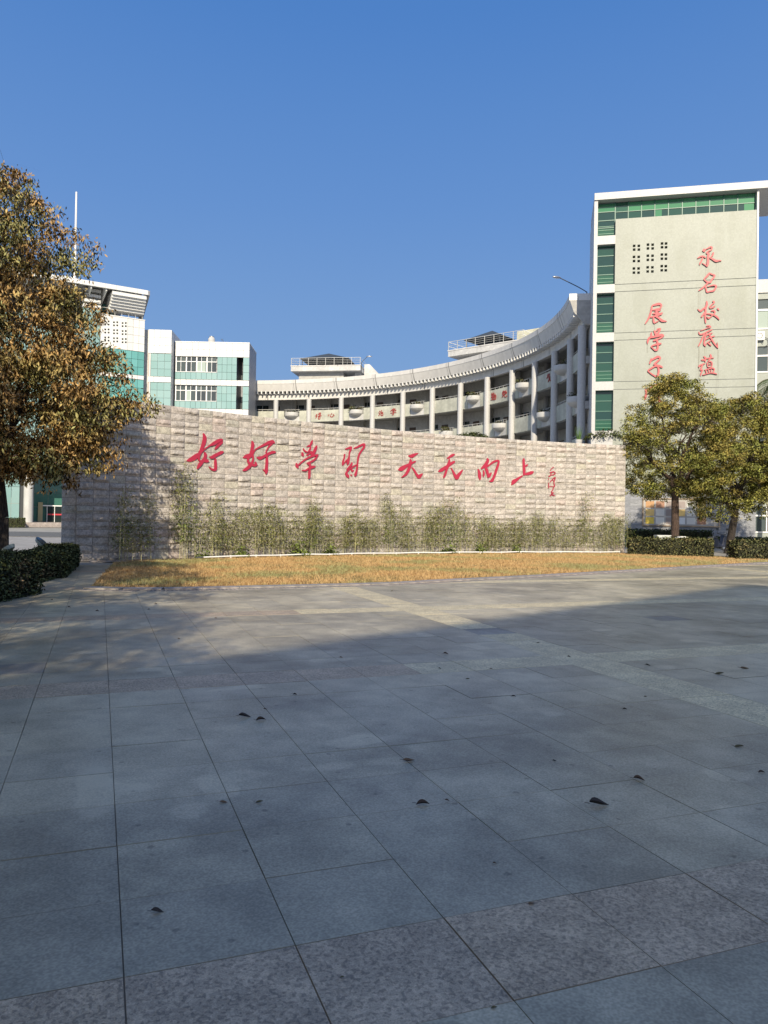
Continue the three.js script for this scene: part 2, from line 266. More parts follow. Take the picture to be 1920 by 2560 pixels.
const wallInscription = [
  { crop: [450, 1070, 250 / 1659], label: 'first red wall character, its twin beside it, with a tall slanting stroke', strokes: [
    [[382, 98, 16], [402, 160, 32], [390, 240, 34], [360, 320, 27], [325, 410, 26], [300, 480, 22], [305, 535, 14]],
    [[110, 545, 10], [160, 530, 30], [220, 500, 40], [270, 460, 36], [310, 430, 24], [360, 385, 13], [420, 335, 10], [490, 290, 12], [540, 265, 26], [600, 230, 28], [660, 200, 24], [690, 195, 14]],
    [[688, 200, 14], [680, 240, 24], [640, 275, 24], [600, 320, 20], [574, 353, 8]],
    [[400, 410, 16], [415, 450, 26], [400, 500, 22], [370, 545, 24], [330, 595, 30], [300, 640, 22], [278, 678, 8]],
    [[310, 545, 12], [360, 545, 16], [415, 540, 34], [450, 552, 22], [466, 560, 8]],
    [[482, 482, 10], [520, 488, 26], [570, 460, 28], [630, 430, 26], [680, 405, 26], [705, 396, 14]],
    [[580, 512, 14], [578, 570, 22], [582, 640, 24], [574, 690, 24], [530, 692, 18], [490, 665, 10], [472, 642, 4]]] },
  { crop: [450, 1070, 250 / 1659], label: 'second of the two alike red wall characters, with a long hooked upper stroke', strokes: [
    [[1190, 222, 14], [1200, 270, 28], [1190, 340, 26], [1180, 400, 28], [1165, 450, 30]],
    [[1045, 492, 12], [1090, 475, 32], [1150, 460, 36], [1195, 430, 20], [1225, 380, 10], [1270, 340, 10], [1340, 305, 16], [1410, 270, 22], [1480, 236, 26], [1530, 226, 24], [1556, 250, 12]],
    [[1530, 240, 24], [1490, 280, 20], [1460, 320, 12], [1430, 370, 8], [1415, 412, 8]],
    [[1200, 460, 20], [1205, 510, 14], [1195, 560, 18], [1165, 610, 24], [1120, 660, 26], [1070, 695, 22], [1037, 709, 8]],
    [[1130, 490, 20], [1122, 550, 18], [1145, 590, 26], [1190, 612, 22], [1232, 618, 24], [1272, 610, 8]],
    [[1243, 568, 13], [1252, 600, 20]],
    [[1270, 490, 12], [1310, 500, 28], [1370, 480, 20], [1430, 445, 22], [1490, 415, 22], [1545, 400, 22], [1572, 405, 12]],
    [[1430, 420, 14], [1432, 500, 20], [1432, 580, 24], [1425, 660, 24], [1420, 720, 28], [1418, 764, 8]],
    [[1370, 690, 7], [1402, 722, 14]]] },
  { crop: [700, 1070, 250 / 1659], label: 'narrow red wall character topped by a tuft of short strokes', strokes: [
    [[530, 208, 10], [515, 250, 20], [490, 290, 12], [440, 310, 9]],
    [[470, 290, 12], [500, 320, 14], [480, 370, 14], [455, 402, 9]],
    [[380, 342, 9], [400, 380, 15], [440, 400, 12]],
    [[363, 412, 15], [367, 450, 22], [372, 470, 9]],
    [[440, 448, 17], [470, 430, 12], [516, 390, 13]],
    [[600, 300, 14], [580, 350, 24], [550, 410, 24], [520, 448, 22], [510, 400, 11]],
    [[265, 590, 13], [274, 632, 26], [288, 664, 12]],
    [[288, 624, 10], [360, 560, 12], [430, 510, 13], [500, 475, 15], [570, 455, 15], [618, 450, 14]],
    [[612, 460, 13], [580, 510, 15], [530, 550, 14], [470, 575, 13], [445, 590, 14], [482, 600, 20], [485, 640, 15], [480, 700, 15], [475, 760, 18], [475, 810, 15], [465, 842, 7]],
    [[360, 705, 9], [410, 705, 13], [470, 670, 13], [520, 650, 24], [568, 640, 14]]] },
  { crop: [700, 1070, 250 / 1659], label: 'red wall character with two angled hooks over a small box', strokes: [
    [[1080, 350, 9], [1130, 335, 16], [1172, 322, 17], [1165, 360, 16], [1145, 410, 12], [1140, 470, 12], [1125, 540, 24], [1115, 588, 22], [1110, 608, 8]],
    [[1065, 440, 15], [1060, 490, 11], [1042, 550, 13], [1034, 612, 17]],
    [[1036, 610, 12], [1070, 570, 9], [1100, 530, 11]],
    [[1215, 340, 8], [1270, 320, 14], [1330, 290, 16], [1390, 272, 18], [1385, 320, 18], [1350, 370, 14], [1310, 430, 14], [1290, 490, 13], [1280, 560, 12], [1272, 640, 13], [1262, 710, 12], [1245, 770, 20], [1234, 800, 9]],
    [[1186, 577, 13], [1175, 610, 17], [1130, 660, 13], [1100, 692, 9]],
    [[1260, 610, 9], [1210, 640, 12], [1150, 680, 11], [1110, 720, 13], [1090, 760, 18], [1115, 800, 26], [1126, 824, 11]],
    [[1180, 682, 13], [1186, 720, 12], [1212, 700, 7]],
    [[1168, 780, 13], [1182, 792, 8]]] },
  { crop: [970, 1110, 230 / 1659], label: 'red wall character with spread legs whose top stroke is a separate wedge', strokes: [
    [[366, 215, 13], [410, 220, 30], [470, 195, 26], [535, 166, 7]],
    [[400, 276, 14], [400, 330, 30], [385, 400, 30], [355, 480, 28], [320, 540, 24], [280, 575, 16], [236, 604, 5]],
    [[186, 465, 14], [230, 450, 38], [290, 415, 34], [350, 380, 22], [420, 345, 20], [486, 315, 13]],
    [[425, 426, 12], [460, 470, 19], [500, 540, 22], [545, 592, 34], [575, 570, 28], [612, 536, 9]]] },
  { crop: [970, 1110, 230 / 1659], label: 'red wall character with spread legs, one leg curling upward', strokes: [
    [[1056, 265, 7], [1110, 230, 19], [1160, 200, 23], [1190, 186, 11]],
    [[1100, 270, 11], [1095, 330, 23], [1075, 390, 28], [1050, 460, 21], [1030, 530, 21], [1005, 590, 17], [991, 610, 5]],
    [[906, 495, 13], [950, 475, 30], [1010, 435, 28], [1080, 390, 25], [1130, 355, 25], [1186, 320, 21]],
    [[1130, 436, 11], [1160, 490, 17], [1195, 560, 27], [1230, 608, 36], [1265, 560, 30], [1305, 510, 21], [1336, 470, 9]]] },
  { crop: [1180, 1110, 230 / 1659], label: 'red wall character shaped like an open box around small strokes', strokes: [
    [[268, 268, 18], [280, 292, 26], [255, 350, 30], [215, 400, 28], [160, 446, 13]],
    [[106, 460, 15], [125, 520, 28], [130, 590, 30], [135, 638, 17]],
    [[260, 410, 17], [310, 375, 14], [370, 330, 19], [430, 305, 17], [472, 306, 17], [465, 370, 22], [440, 440, 23], [415, 520, 23], [385, 600, 21], [350, 660, 26], [307, 675, 8]],
    [[235, 420, 24], [260, 480, 30], [275, 540, 25], [290, 588, 21]],
    [[200, 482, 13], [205, 540, 17], [195, 590, 11]],
    [[340, 520, 9], [310, 560, 26], [280, 594, 22]]] },
  { crop: [1180, 1110, 230 / 1659], label: 'red wall character made of one upright over a long sweep, next to the small signature', strokes: [
    [[925, 272, 21], [925, 340, 25], [930, 420, 27], [932, 500, 27], [930, 556, 22]],
    [[958, 402, 15], [990, 376, 15]],
    [[950, 546, 19], [1010, 535, 27], [1070, 515, 28], [1096, 501, 13]],
    [[902, 574, 13], [850, 605, 17], [790, 650, 27], [740, 685, 36], [708, 738, 8]]] },
  { crop: [1180, 1110, 230 / 1659], label: 'small thin red vertical signature carved at the end of the stone wall inscription', name: 'carved_signature', strokes: [
    [[1468, 416, 8], [1430, 446, 8], [1405, 480, 6]],
    [[1400, 515, 13], [1430, 510, 13], [1470, 500, 11], [1492, 530, 9], [1460, 555, 11], [1420, 560, 9], [1378, 588, 15]],
    [[1424, 520, 9], [1410, 562, 9]], [[1372, 620, 6], [1372, 650, 6]],
    [[1400, 690, 7], [1440, 640, 8], [1490, 602, 10], [1480, 650, 9], [1470, 700, 9], [1480, 770, 12]], [[1442, 640, 7], [1475, 690, 7]],
    [[1375, 700, 8], [1375, 800, 7]], [[1378, 768, 6], [1420, 765, 6], [1470, 770, 6]], [[1465, 772, 7], [1450, 830, 7]],
    [[1442, 832, 8], [1425, 870, 8], [1462, 880, 9], [1425, 896, 9], [1455, 930, 10]], [[1398, 936, 10], [1425, 915, 7]], [[1464, 918, 8], [1474, 934, 9]]] },
];
const carved = [];                                 // [s0, s1, y0, y1] kept smooth
for (const ch of wallInscription) {
  const all = ch.strokes.flat(), cx = (Math.min(...all.map((p) => p[0])) + Math.max(...all.map((p) => p[0]))) / 2, cy = (Math.min(...all.map((p) => p[1])) + Math.max(...all.map((p) => p[1]))) / 2, [ox, oy, k] = ch.crop;
  const [s0, y0] = wallSolve(ox + cx * k, oy + cy * k), w = wallAt(s0);
  const map = (x, y) => { const [s, h] = wallSolve(ox + x * k, oy + y * k); return [s - s0, h - y0]; };
  const a = map(cx, cy - 50), b = map(cx, cy + 50); map.k = (a[1] - b[1]) / 100;
  const m = mesh(ch.name || 'carved_character', brush(ch.name ? ch.strokes.map((s) => s.map(([x, y, w]) => [x, y, w * .75])) : ch.strokes, map, .028, .004), mat.red); m.position.copy(wallPoint(s0, y0, .014)); m.rotation.y = w.a;
  tag(m, ch.label, ch.name ? 'signature' : 'character', ch.name ? undefined : 'red characters carved on the stone wall');
  for (const st of ch.strokes) for (const p of st) { const [s, h] = map(p[0], p[1]), q = p[2] * map.k; carved.push([s + s0 - q, s + s0 + q, h + y0 - q, h + y0 + q]); }
}
{
  const wall = thing('stone_wall', 'curved wall of rough pinkish grey stone blocks bearing the red inscription', 'wall');
  const stoneMats = [[.645, .615, .57], [.62, .59, .555], [.675, .64, .59], [.645, .615, .575], [.665, .625, .58], [.585, .56, .525], [.70, .66, .61], [.61, .60, .535], [.67, .60, .555]].map((c) => M(...c, .92, { map: stoneTex, bumpMap: stoneBump, bumpScale: .006 }));
  const paleMat = M(.70, .68, .58, .9, { map: stoneTex, bumpMap: stoneBump, bumpScale: .003 });
  const stoneGeo = (kind) => {                      // rock face: swells downward, breaks off along a ragged lower edge
    const nx = 9, vs = [0, .05, .22, .42, .58, .66, .82, 1], w = CW / 2 - .006, P = [], U = [], I = [], ou = rnd() * 3, ov = rnd() * 3, seed = rnd() * 99, out = kind ? .010 : rr(.03, .085), brk = rr(-.02, .20), tilt = rr(-.3, .3), c0 = rr(.2, .8);
    for (let j = 0; j < vs.length; j++) for (let i = 0; i < nx; i++) {
      const u = i / (nx - 1), edge = Math.min(1, Math.min(u, 1 - u) * 9), rag = kind ? 0 : brk + .10 * per.noise(u * 6, seed, 1) + .09 * per.noise(u * 15, seed, 4) + tilt * (u - .5) * .5;
      let v = vs[j]; if (!kind && j > 3 && j < 7) v = Math.min(.985, Math.max(.40, v + rag));
      const rise = Math.min(1, v / .6), up = j === 0 || j === vs.length - 1 ? 0 : j <= 4 ? .30 + .70 * rise : j === 5 ? .28 : .16;
      const z = (kind ? (up ? out : 0) : out * up * (.55 + .45 * edge) * (1 + .5 * per.noise(u * 3, v * 3, seed) - .6 * Math.abs(u - c0)) + (j && j < vs.length - 1 ? .010 * per.noise(u * 9, v * 6, seed + 7) : 0));
      P.push((u - .5) * 2 * w, (.5 - v) * (CH - .012), Math.max(-.004, z) * (i === 0 || i === nx - 1 ? .35 : 1)); U.push(u * CW + ou, v * CH + ov);
    }
    for (let j = 0; j < vs.length - 1; j++) for (let i = 0; i < nx - 1; i++) { const k = j * nx + i; I.push(k, k + nx, k + 1, k + 1, k + nx, k + nx + 1); }
    // returns into the joints
    const b = P.length / 3, rim = []; for (let i = 0; i < nx; i++) rim.push(i); for (let j = 1; j < vs.length; j++) rim.push(j * nx + nx - 1); for (let i = nx - 2; i >= 0; i--) rim.push((vs.length - 1) * nx + i); for (let j = vs.length - 2; j > 0; j--) rim.push(j * nx);
    rim.forEach((r) => { P.push(P[r * 3], P[r * 3 + 1], P[r * 3 + 2], P[r * 3], P[r * 3 + 1], -.035); U.push(U[r * 2], U[r * 2 + 1], U[r * 2], U[r * 2 + 1] + .03); });
    rim.forEach((r, i) => { const j = (i + 1) % rim.length, a = b + i * 2, c = b + j * 2; I.push(a, c, a + 1, c, c + 1, a + 1); });
    const g = new THREE.BufferGeometry(); g.setAttribute('position', new THREE.Float32BufferAttribute(P, 3)); g.setAttribute('uv', new THREE.Float32BufferAttribute(U, 2)); g.setIndex(I); g.computeVertexNormals(); return g;
  };
  const rough = Array.from({ length: 40 }, () => stoneGeo(0)), smooth = Array.from({ length: 4 }, () => stoneGeo(1));
  const core = [], n = 60, TH = 1.0;                          // backing behind the facing, with end returns and a coping bed
  { const P = [], I = [], U = [], q = (a, b, c, d) => { const k = P.length / 3; [a, b, c, d].forEach((p) => { P.push(p.x, p.y, p.z); U.push(p.x, p.y); }); I.push(k, k + 1, k + 2, k, k + 2, k + 3); };
    for (let i = 0; i < n; i++) { const a = CW + (NC - 1) * CW * i / n, b = CW + (NC - 1) * CW * (i + 1) / n, f = (s, y, o) => wallPoint(s, y, o); q(f(a, 0, -.03), f(b, 0, -.03), f(b, WH - .006, -.03), f(a, WH - .006, -.03)); q(f(a, WH - .006, -.03), f(b, WH - .006, -.03), f(b, WH - .006, -TH), f(a, WH - .006, -TH)); q(f(b, 0, -TH), f(a, 0, -TH), f(a, WH - .006, -TH), f(b, WH - .006, -TH)); }
    const z = CW; q(wallPoint(z, 0, -TH), wallPoint(z, 0, -.03), wallPoint(z, WH - .006, -.03), wallPoint(z, WH - .006, -TH)); const e = NC * CW; q(wallPoint(e, 0, -.03), wallPoint(e, 0, -TH), wallPoint(e, WH - .006, -TH), wallPoint(e, WH - .006, -.03));
    const g = new THREE.BufferGeometry(); g.setAttribute('position', new THREE.Float32BufferAttribute(P, 3)); g.setAttribute('uv', new THREE.Float32BufferAttribute(U, 2)); g.setIndex(I); g.computeVertexNormals(); core.push(g); }
  mesh('core', core, stoneMats[0], wall);
  for (let r = 0; r < NR; r++) { const o = mesh('end_block', rough[(r * 7) % 40], pick(stoneMats), wall), w = wallAt(CW); o.position.copy(wallPoint(CW, (r + .5) * CH, -.50)); o.position.x -= Math.cos(w.a) * .03; o.position.z += Math.sin(w.a) * .03; o.rotation.y = w.a - Math.PI / 2; o.scale.x = 1.58; }
  const rest = new Map(); let count = 0;
  for (let c = 1; c < NC; c++) for (let r = 0; r < NR; r++) {
    const s = (c + .5) * CW, y = (r + .5) * CH, isCut = carved.some(([a, b, p, q]) => b > s - CW / 2 && a < s + CW / 2 && q > y - CH / 2 && p < y + CH / 2), flat = isCut || rnd() < .09;
    const g = flat ? pick(smooth) : pick(rough), m = !isCut && flat && rnd() < .5 ? paleMat : pick(stoneMats), w = wallAt(s), q = new THREE.Object3D();
    q.position.copy(wallPoint(s, y, isCut ? 0 : rr(-.004, .006))); q.rotation.y = w.a; q.updateMatrix();
    if (c < 15 && count++ < 279) { const o = mesh('stone_block', g, m, wall); o.position.copy(q.position); o.rotation.copy(q.rotation); }
    else { if (!rest.has(m)) rest.set(m, []); rest.get(m).push(g.clone().applyMatrix4(q.matrix)); }
  }
  for (const [m, g] of rest) tag(mesh('further_blocks', g, m, wall), null, null, null, 'stuff');
}
// ---------- lawn ----------
const lawnBack = Array.from({ length: 60 }, (_, i) => wallPoint(1.4 + i * 27.4 / 59, 0, 1.15));
const lawnFar = [[1640, 1387], [1760, 1391], [1920, 1396], [2150, 1400]].map(([x, y]) => ground(x, y));
const lawnOutline = [...frontCurve.getSpacedPoints(80), ...lawnFar.slice().reverse(), ...lawnBack.slice().reverse()];
{
  const sh = new THREE.Shape(lawnOutline.map((p) => new THREE.Vector2(p.x, -p.z)));
  const g = new THREE.ShapeGeometry(sh).rotateX(-Math.PI / 2).translate(0, .02, 0), pos = g.attributes.position, uv = g.attributes.uv;
  for (let i = 0; i < pos.count; i++) uv.setXY(i, pos.getX(i), pos.getZ(i));
  structure('lawn', g, M(.92, .86, .80, .97, { map: lawnTex }));
  const bedShape = new THREE.Shape([...lawnBack, ...Array.from({ length: 60 }, (_, i) => wallPoint(28.8 - i * 27.6 / 59, 0, -.02))].map((p) => new THREE.Vector2(p.x, -p.z)));
  const bg = new THREE.ShapeGeometry(bedShape).rotateX(-Math.PI / 2).translate(0, .012, 0); const bp = bg.attributes.position; for (let i = 0; i < bp.count; i++) bg.attributes.uv.setXY(i, bp.getX(i), bp.getZ(i));
  structure('planting_bed', bg, mat.soil);
  // dry grass: tufts of five blades, too many to count
  const poly = lawnOutline.map((p) => [p.x, -p.z]), inside = (x, y) => { let c = false; for (let i = 0, j = poly.length - 1; i < poly.length; j = i++) { const [a, b] = poly[i], [e, f] = poly[j]; if ((b > y) !== (f > y) && x < (e - a) * (y - b) / (f - b) + a) c = !c; } return c; };
  const blade = []; for (let k = 0; k < 5; k++) { const a = rnd() * 6.3, l = rr(.03, .065), q = rr(.02, .06), x = rr(-.035, .035), z = rr(-.035, .035), t = new THREE.BufferGeometry(); t.setAttribute('position', new THREE.Float32BufferAttribute([x - .004 * Math.cos(a), 0, z - .004 * Math.sin(a), x + .004 * Math.cos(a), 0, z + .004 * Math.sin(a), x - Math.sin(a) * q, l, z + Math.cos(a) * q], 3)); t.computeVertexNormals(); blade.push(t); }
  const N = 42000, inst = new THREE.InstancedMesh(mergeGeometries(blade), M(1, 1, 1, .9, { side: THREE.DoubleSide }), N), o = new THREE.Object3D(), col = new THREE.Color();
  let k = 0; while (k < N) { const x = rr(-9, 24), d = rr(15, 41); if (!inside(x, d)) continue; o.position.set(x, .018, -d); o.rotation.y = rnd() * 6.3; o.scale.setScalar(rr(.7, 1.4)); o.updateMatrix(); inst.setMatrixAt(k, o.matrix);
    const g2 = per.noise(x * .35, d * .35, 3) + .5 * per.noise(x * 1.1, d * 1.1, 8), f = rr(.85, 1.12), gr = Math.max(0, Math.min(1, g2 * 2.4 + rr(-.2, .2))); col.setRGB((.56 - .20 * gr) * f, (.375 - .03 * gr) * f, (.165 - .02 * gr) * f); inst.setColorAt(k, col); k++; }
  inst.name = 'dry_grass'; inst.castShadow = inst.receiveShadow = true; tag(inst, 'short golden dry grass covering the lawn before the stone wall', 'grass', null, 'stuff'); scene.add(inst);
}
// ---------- tower with the vertical red inscription ----------
const T = new Facade(1475, 57.5, 1887, 55);
{
  const cp = (x, y) => T.uv(1380 + x * .3255, 430 + y * .3255), cx = (x, y) => cp(x, y)[0], cy = (x, y) => cp(x, y)[1];
  const t = thing('tiled_tower', 'tall cream tiled tower block with green glass strip and red vertical characters', 'building', [T.A.x, 0, T.A.z], T.turn);
  const top = cy(292, 180), slabLow = cy(350, 228), xin = cx(350, 400), xw = cx(487, 500), wallTop = cy(487, 362), L = T.length, baseTop = cy(700, 2424);
  mesh('body', [box(.02, L - .02, 0, slabLow, -7, -.75)], mat.tile, t);
  mesh('pier', box(0, xin, 0, slabLow, -.7, .22), mat.tile, t);
  mesh('roof_slab', [box(0, L + 1.9, slabLow + .003, top, -5.2, .34)], mat.tile, t);
  mesh('corner_trim', box(L - .10, L + .02, baseTop, slabLow - .003, -.7, .06), mat.white, t);
  // wall courses between the drip grooves; the top one is pierced by the small square openings
  const grooves = [[480, 865], [480, 921], [475, 1238], [475, 1294], [470, 1612], [470, 1671]].map(([x, y]) => cy(x, y)), levels = [wallTop, ...grooves, baseTop];
  const holes = [];
  for (const [ys, ofs] of [[[565, 594], 0], [[650, 682], -1], [[739, 771], -2]]) [[631, 667], [737, 773], [845, 876]].forEach((xs, gi) => { for (const y of ys) for (const x of xs) holes.push(cp(x + ofs, y - gi * 9 + 2)); });
  // tile grid with the rain streaks that run down from the fixed characters
  const TW = 1024, TH2 = 2048, cv = document.createElement('canvas'); cv.width = TW; cv.height = TH2; const g2 = cv.getContext('2d'), X = (u) => u / 12 * TW, Yc = (y) => TH2 - y / 27 * TH2;
  g2.fillStyle = '#f4f4f2'; g2.fillRect(0, 0, TW, TH2);
  for (let i = 0; i < 121; i++) for (let j = 0; j < 271; j++) { const v = 238 + Math.floor(rnd() * 16); g2.fillStyle = `rgb(${v},${v},${v - 1})`; g2.fillRect(X(i * .1) + 1, Yc(j * .1 + .1) + 1, 7.4, 6.5); }
  for (let k = 0; k < 260; k++) { g2.fillStyle = `rgba(${rnd() < .5 ? '120,112,90' : '150,150,120'},${rr(.01, .035)})`; const w = rr(10, 90), h = rr(20, 160); g2.beginPath(); g2.ellipse(rnd() * TW, rnd() * TH2, w, h, 0, 0, 7); g2.fill(); }
  const drip = (px, py, w, len, a) => { const [u, y] = T.uv(px, py); for (let k = 0; k < 9; k++) { const o = rr(-w, w), l = len * rr(.4, 1.1); g2.fillStyle = `rgba(${rnd() < .35 ? '120,80,50' : '96,92,74'},${a * rr(.4, 1)})`; for (let s = 0; s < l; s += .12) g2.fillRect(X(u + o) + rr(-.4, .4), Yc(y - s), rr(1, 2.6), 8); } };
  for (const [x, y, w, l, a] of [[1612, 815, .05, .7, .10], [1636, 812, .04, .5, .2], [1618, 862, .06, .9, .16], [1638, 880, .15, .6, .08], [1640, 945, .1, .6, .08], [1767, 668, .12, .9, .16], [1793, 655, .12, 1.2, .10], [1748, 731, .10, 1.6, .2], [1770, 735, .15, .6, .10], [1746, 868, .06, 2.6, .2], [1763, 868, .08, .8, .14], [1795, 875, .06, 2.6, .18], [1752, 940, .25, 1.4, .16], [1790, 938, .15, 2.2, .12]]) drip(x, y, w, l, a);
  const streaks = new THREE.CanvasTexture(cv); streaks.colorSpace = THREE.SRGBColorSpace; streaks.wrapS = streaks.wrapT = THREE.RepeatWrapping; streaks.repeat.set(1 / 12, 1 / 27);
  const creamStained = M(.345, .37, .325, .5, { map: streaks });
  for (let i = 0; i < levels.length - 1; i++) {
    const y1 = levels[i] - (i ? .022 : 0), y0 = levels[i + 1] + (i < levels.length - 2 ? .022 : 0), sh = new THREE.Shape([[xw, y0], [L - .11, y0], [L - .11, y1], [xw, y1]].map((p) => new THREE.Vector2(...p)));
    if (i === 0) for (const [hx, hy] of holes) { const s = .095; sh.holes.push(new THREE.Path([[hx - s, hy - s], [hx - s, hy + s], [hx + s, hy + s], [hx + s, hy - s]].map((p) => new THREE.Vector2(...p)))); }
    mesh('wall_course', new THREE.ExtrudeGeometry(sh, { depth: .3, bevelEnabled: false }).translate(0, 0, -.3), creamStained, t);
  }
  for (const y of grooves) mesh('drip_groove', box(xw + .01, L - .12, y - .02, y + .02, -.2, -.05), mat.joint, t);
  mesh('void_lining', box(xw + .3, L - 3, holes.at(-1)[1] - 1.5, wallTop - .8, -.7, -.62), mat.joint, t);
  // strip of windows beside the pier
  const wins = [[228, 488], [560, 862], [932, 1232], [1307, 1607], [1680, 1985]], xa = xin, xb = xw;
  wins.forEach(([a, b], wi) => {
    const y1 = cy(412, a) - (wi ? 0 : .03), y0 = cy(412, b), w = new THREE.Group(); w.name = 'window'; t.add(w);
    const cuts = [0, .24, .50, .72, 1];
    for (let k = 0; k < 4; k++) slab('pane', xa + .05, xb - .05, y1 - (y1 - y0) * cuts[k + 1] + .03, y1 - (y1 - y0) * cuts[k] - .03, -.42, -.40, k === 3 ? mat.greenLow : wi === 0 && k === 0 ? mat.greenBright[0] : pick(mat.greenGlass), w);
    for (let k = 0; k <= 4; k++) slab('frame_bar', xa + .002, xb - .002, y1 - (y1 - y0) * cuts[k] - .03, y1 - (y1 - y0) * cuts[k] + .03, -.44, -.36, mat.frameGreen, w);
    for (const x of [xa + .025, xb - .025]) slab('frame_bar', x - .023, x + .023, y0, y1, -.44, -.365, mat.frameGreen, w);
    for (let k = 0; k < 3; k++) slab('guard_rail', xa + .08, xb - .08, y0 + .25 + k * .28, y0 + .28 + k * .28, -.39, -.37, M(.12, .30, .20, .4), w);
    const n = wins[wi + 1]; if (n) mesh('floor_band', box(xa + .002, xb - .002, cy(412, n[0]) + .03, y0 - .03, -.65, .05), mat.tile, t);
  });
  mesh('floor_band', box(xa + .002, xb - .002, baseTop, cy(412, 1985) - .03, -.65, .05), mat.tile, t);
  // ribbon of panes under the roof
  const xs = [487, 590, 692, 795, 900, 1007, 1112, 1218, 1328, 1435, 1540].map((x) => cx(x, 260)); xs[0] = xw; xs[10] = L - .11;
  const rib = new THREE.Group(); rib.name = 'ribbon_window'; t.add(rib);
  const mid = wallTop + (slabLow - wallTop) * .47;
  for (let i = 0; i < 10; i++) {
    slab('pane', xs[i] + .03, xs[i + 1] - .03, mid + .03, slabLow - .04, -.42, -.40, i < 1 ? mat.greenLow : pick(mat.greenBright), rib);
    slab('pane', xs[i] + .03, xs[i + 1] - .03, wallTop + .05, mid - .02, -.42, -.40, pick(mat.greenGlass), rib);
    slab('mullion', xs[i] - .028, xs[i] + .028, wallTop + .003, slabLow - .003, -.45, -.35, mat.frameGreen, rib);
  }
  slab('pane', xs[3] + .05, xs[3] + .5, wallTop + .06, mid - .03, -.398, -.39, mat.greenBright[0], rib); slab('pane', xs[9] + .45, xs[10] - .1, wallTop + .06, mid - .03, -.398, -.39, mat.greenBright[1], rib);
  slab('transom', xw, L - .12, mid - .018, mid + .028, -.45, -.352, mat.frameGreen, rib);
  // grey stone base in courses
  const base = new THREE.Group(); base.name = 'stone_base'; t.add(base);
  const rows = 9, colsN = 8, mats = [mat.greyStone, M(.37, .39, .43, .5, { map: speck }), M(.42, .44, .47, .5, { map: speck })];
  slab('backing', 0, L + .01, 0, baseTop - .003, -.6, .10, mat.joint, base);
  panels('stone_panel', -.02, L + .03, 0, baseTop, colsN, rows, .10, .155, .008, mats, base);
  // characters
  const put = (strokes, ox, oy, k, label) => {
    const all = strokes.flat(), mx = all.reduce((a, p) => a + p[0], 0) / all.length, my = all.reduce((a, p) => a + p[1], 0) / all.length, [u0, y0] = T.uv(ox + mx * k, oy + my * k);
    const map = (x, y) => { const [u, h] = T.uv(ox + x * k, oy + y * k); return [u - u0, h - y0]; }; map.k = (map(mx, my)[1] - map(mx, my + 100)[1]) / 100;
    const m = mesh('wall_character', brush(strokes, map, .06, .03), mat.redTower); m.position.copy(T.world(u0, y0)); m.rotation.y = T.turn; tag(m, label, 'character', 'red characters on the tower wall');
  };
  const E = [1560, 720, 140 / 1032], Fz = [1720, 600, 120 / 1327], G = [1720, 780, 120 / 1475];
  put([[[515, 330, 12], [580, 312, 20], [650, 300, 22], [685, 322, 16], [660, 380, 14], [600, 396, 15], [522, 414, 9]], [[515, 332, 13], [500, 420, 16], [475, 510, 18], [430, 600, 14], [386, 668, 7]], [[570, 432, 9], [640, 420, 15], [672, 410, 8]], [[532, 480, 12], [600, 470, 20], [660, 480, 17], [702, 466, 13]], [[486, 545, 11], [560, 526, 17], [640, 502, 15], [690, 490, 11]], [[602, 420, 17], [590, 500, 17]], [[540, 550, 15], [545, 620, 17], [556, 650, 12], [590, 636, 10], [635, 610, 8]], [[580, 530, 13], [640, 560, 19], [700, 608, 22], [780, 620, 7]]], ...E, 'red tower character heading the shorter column, with a roofed left sweep');
  put([[[500, 830, 13], [500, 890, 19], [490, 920, 10]], [[556, 792, 13], [580, 850, 19], [590, 880, 10]], [[662, 752, 17], [650, 790, 19], [620, 850, 20], [590, 890, 19]], [[592, 800, 10], [620, 762, 13], [660, 756, 13]], [[431, 1030, 8], [440, 970, 20], [470, 922, 19], [540, 906, 19], [620, 890, 20], [700, 872, 22], [726, 890, 15]], [[710, 902, 15], [660, 930, 15], [600, 952, 13], [542, 975, 13]], [[542, 985, 9], [600, 966, 13], [612, 1000, 17], [620, 1080, 17], [610, 1140, 17], [580, 1154, 15], [530, 1120, 10], [502, 1085, 12], [560, 1055, 15], [620, 1040, 19], [675, 1030, 17]]], ...E, 'red tower character with three ticks above a looped tail, second in the shorter column');
  put([[[500, 1302, 10], [490, 1350, 15], [470, 1400, 11]], [[482, 1350, 13], [560, 1302, 19], [630, 1272, 21], [665, 1300, 15], [610, 1360, 17], [550, 1410, 15]], [[560, 1410, 13], [610, 1430, 17], [635, 1500, 17], [630, 1580, 17], [600, 1634, 17], [540, 1610, 12], [470, 1560, 11], [442, 1530, 12], [500, 1486, 15], [570, 1446, 17], [640, 1440, 19], [700, 1465, 15]]], ...E, 'red tower character with a big open loop, just above the partly hidden one');
  put([[[395, 1870, 13], [410, 1930, 20], [395, 2010, 20], [380, 2060, 10]], [[400, 1900, 13], [460, 1862, 19], [530, 1822, 17], [590, 1792, 17], [622, 1840, 17], [625, 1950, 17], [650, 2080, 17], [700, 2110, 9]]], ...E, 'red tower character half hidden behind the top of the tree');
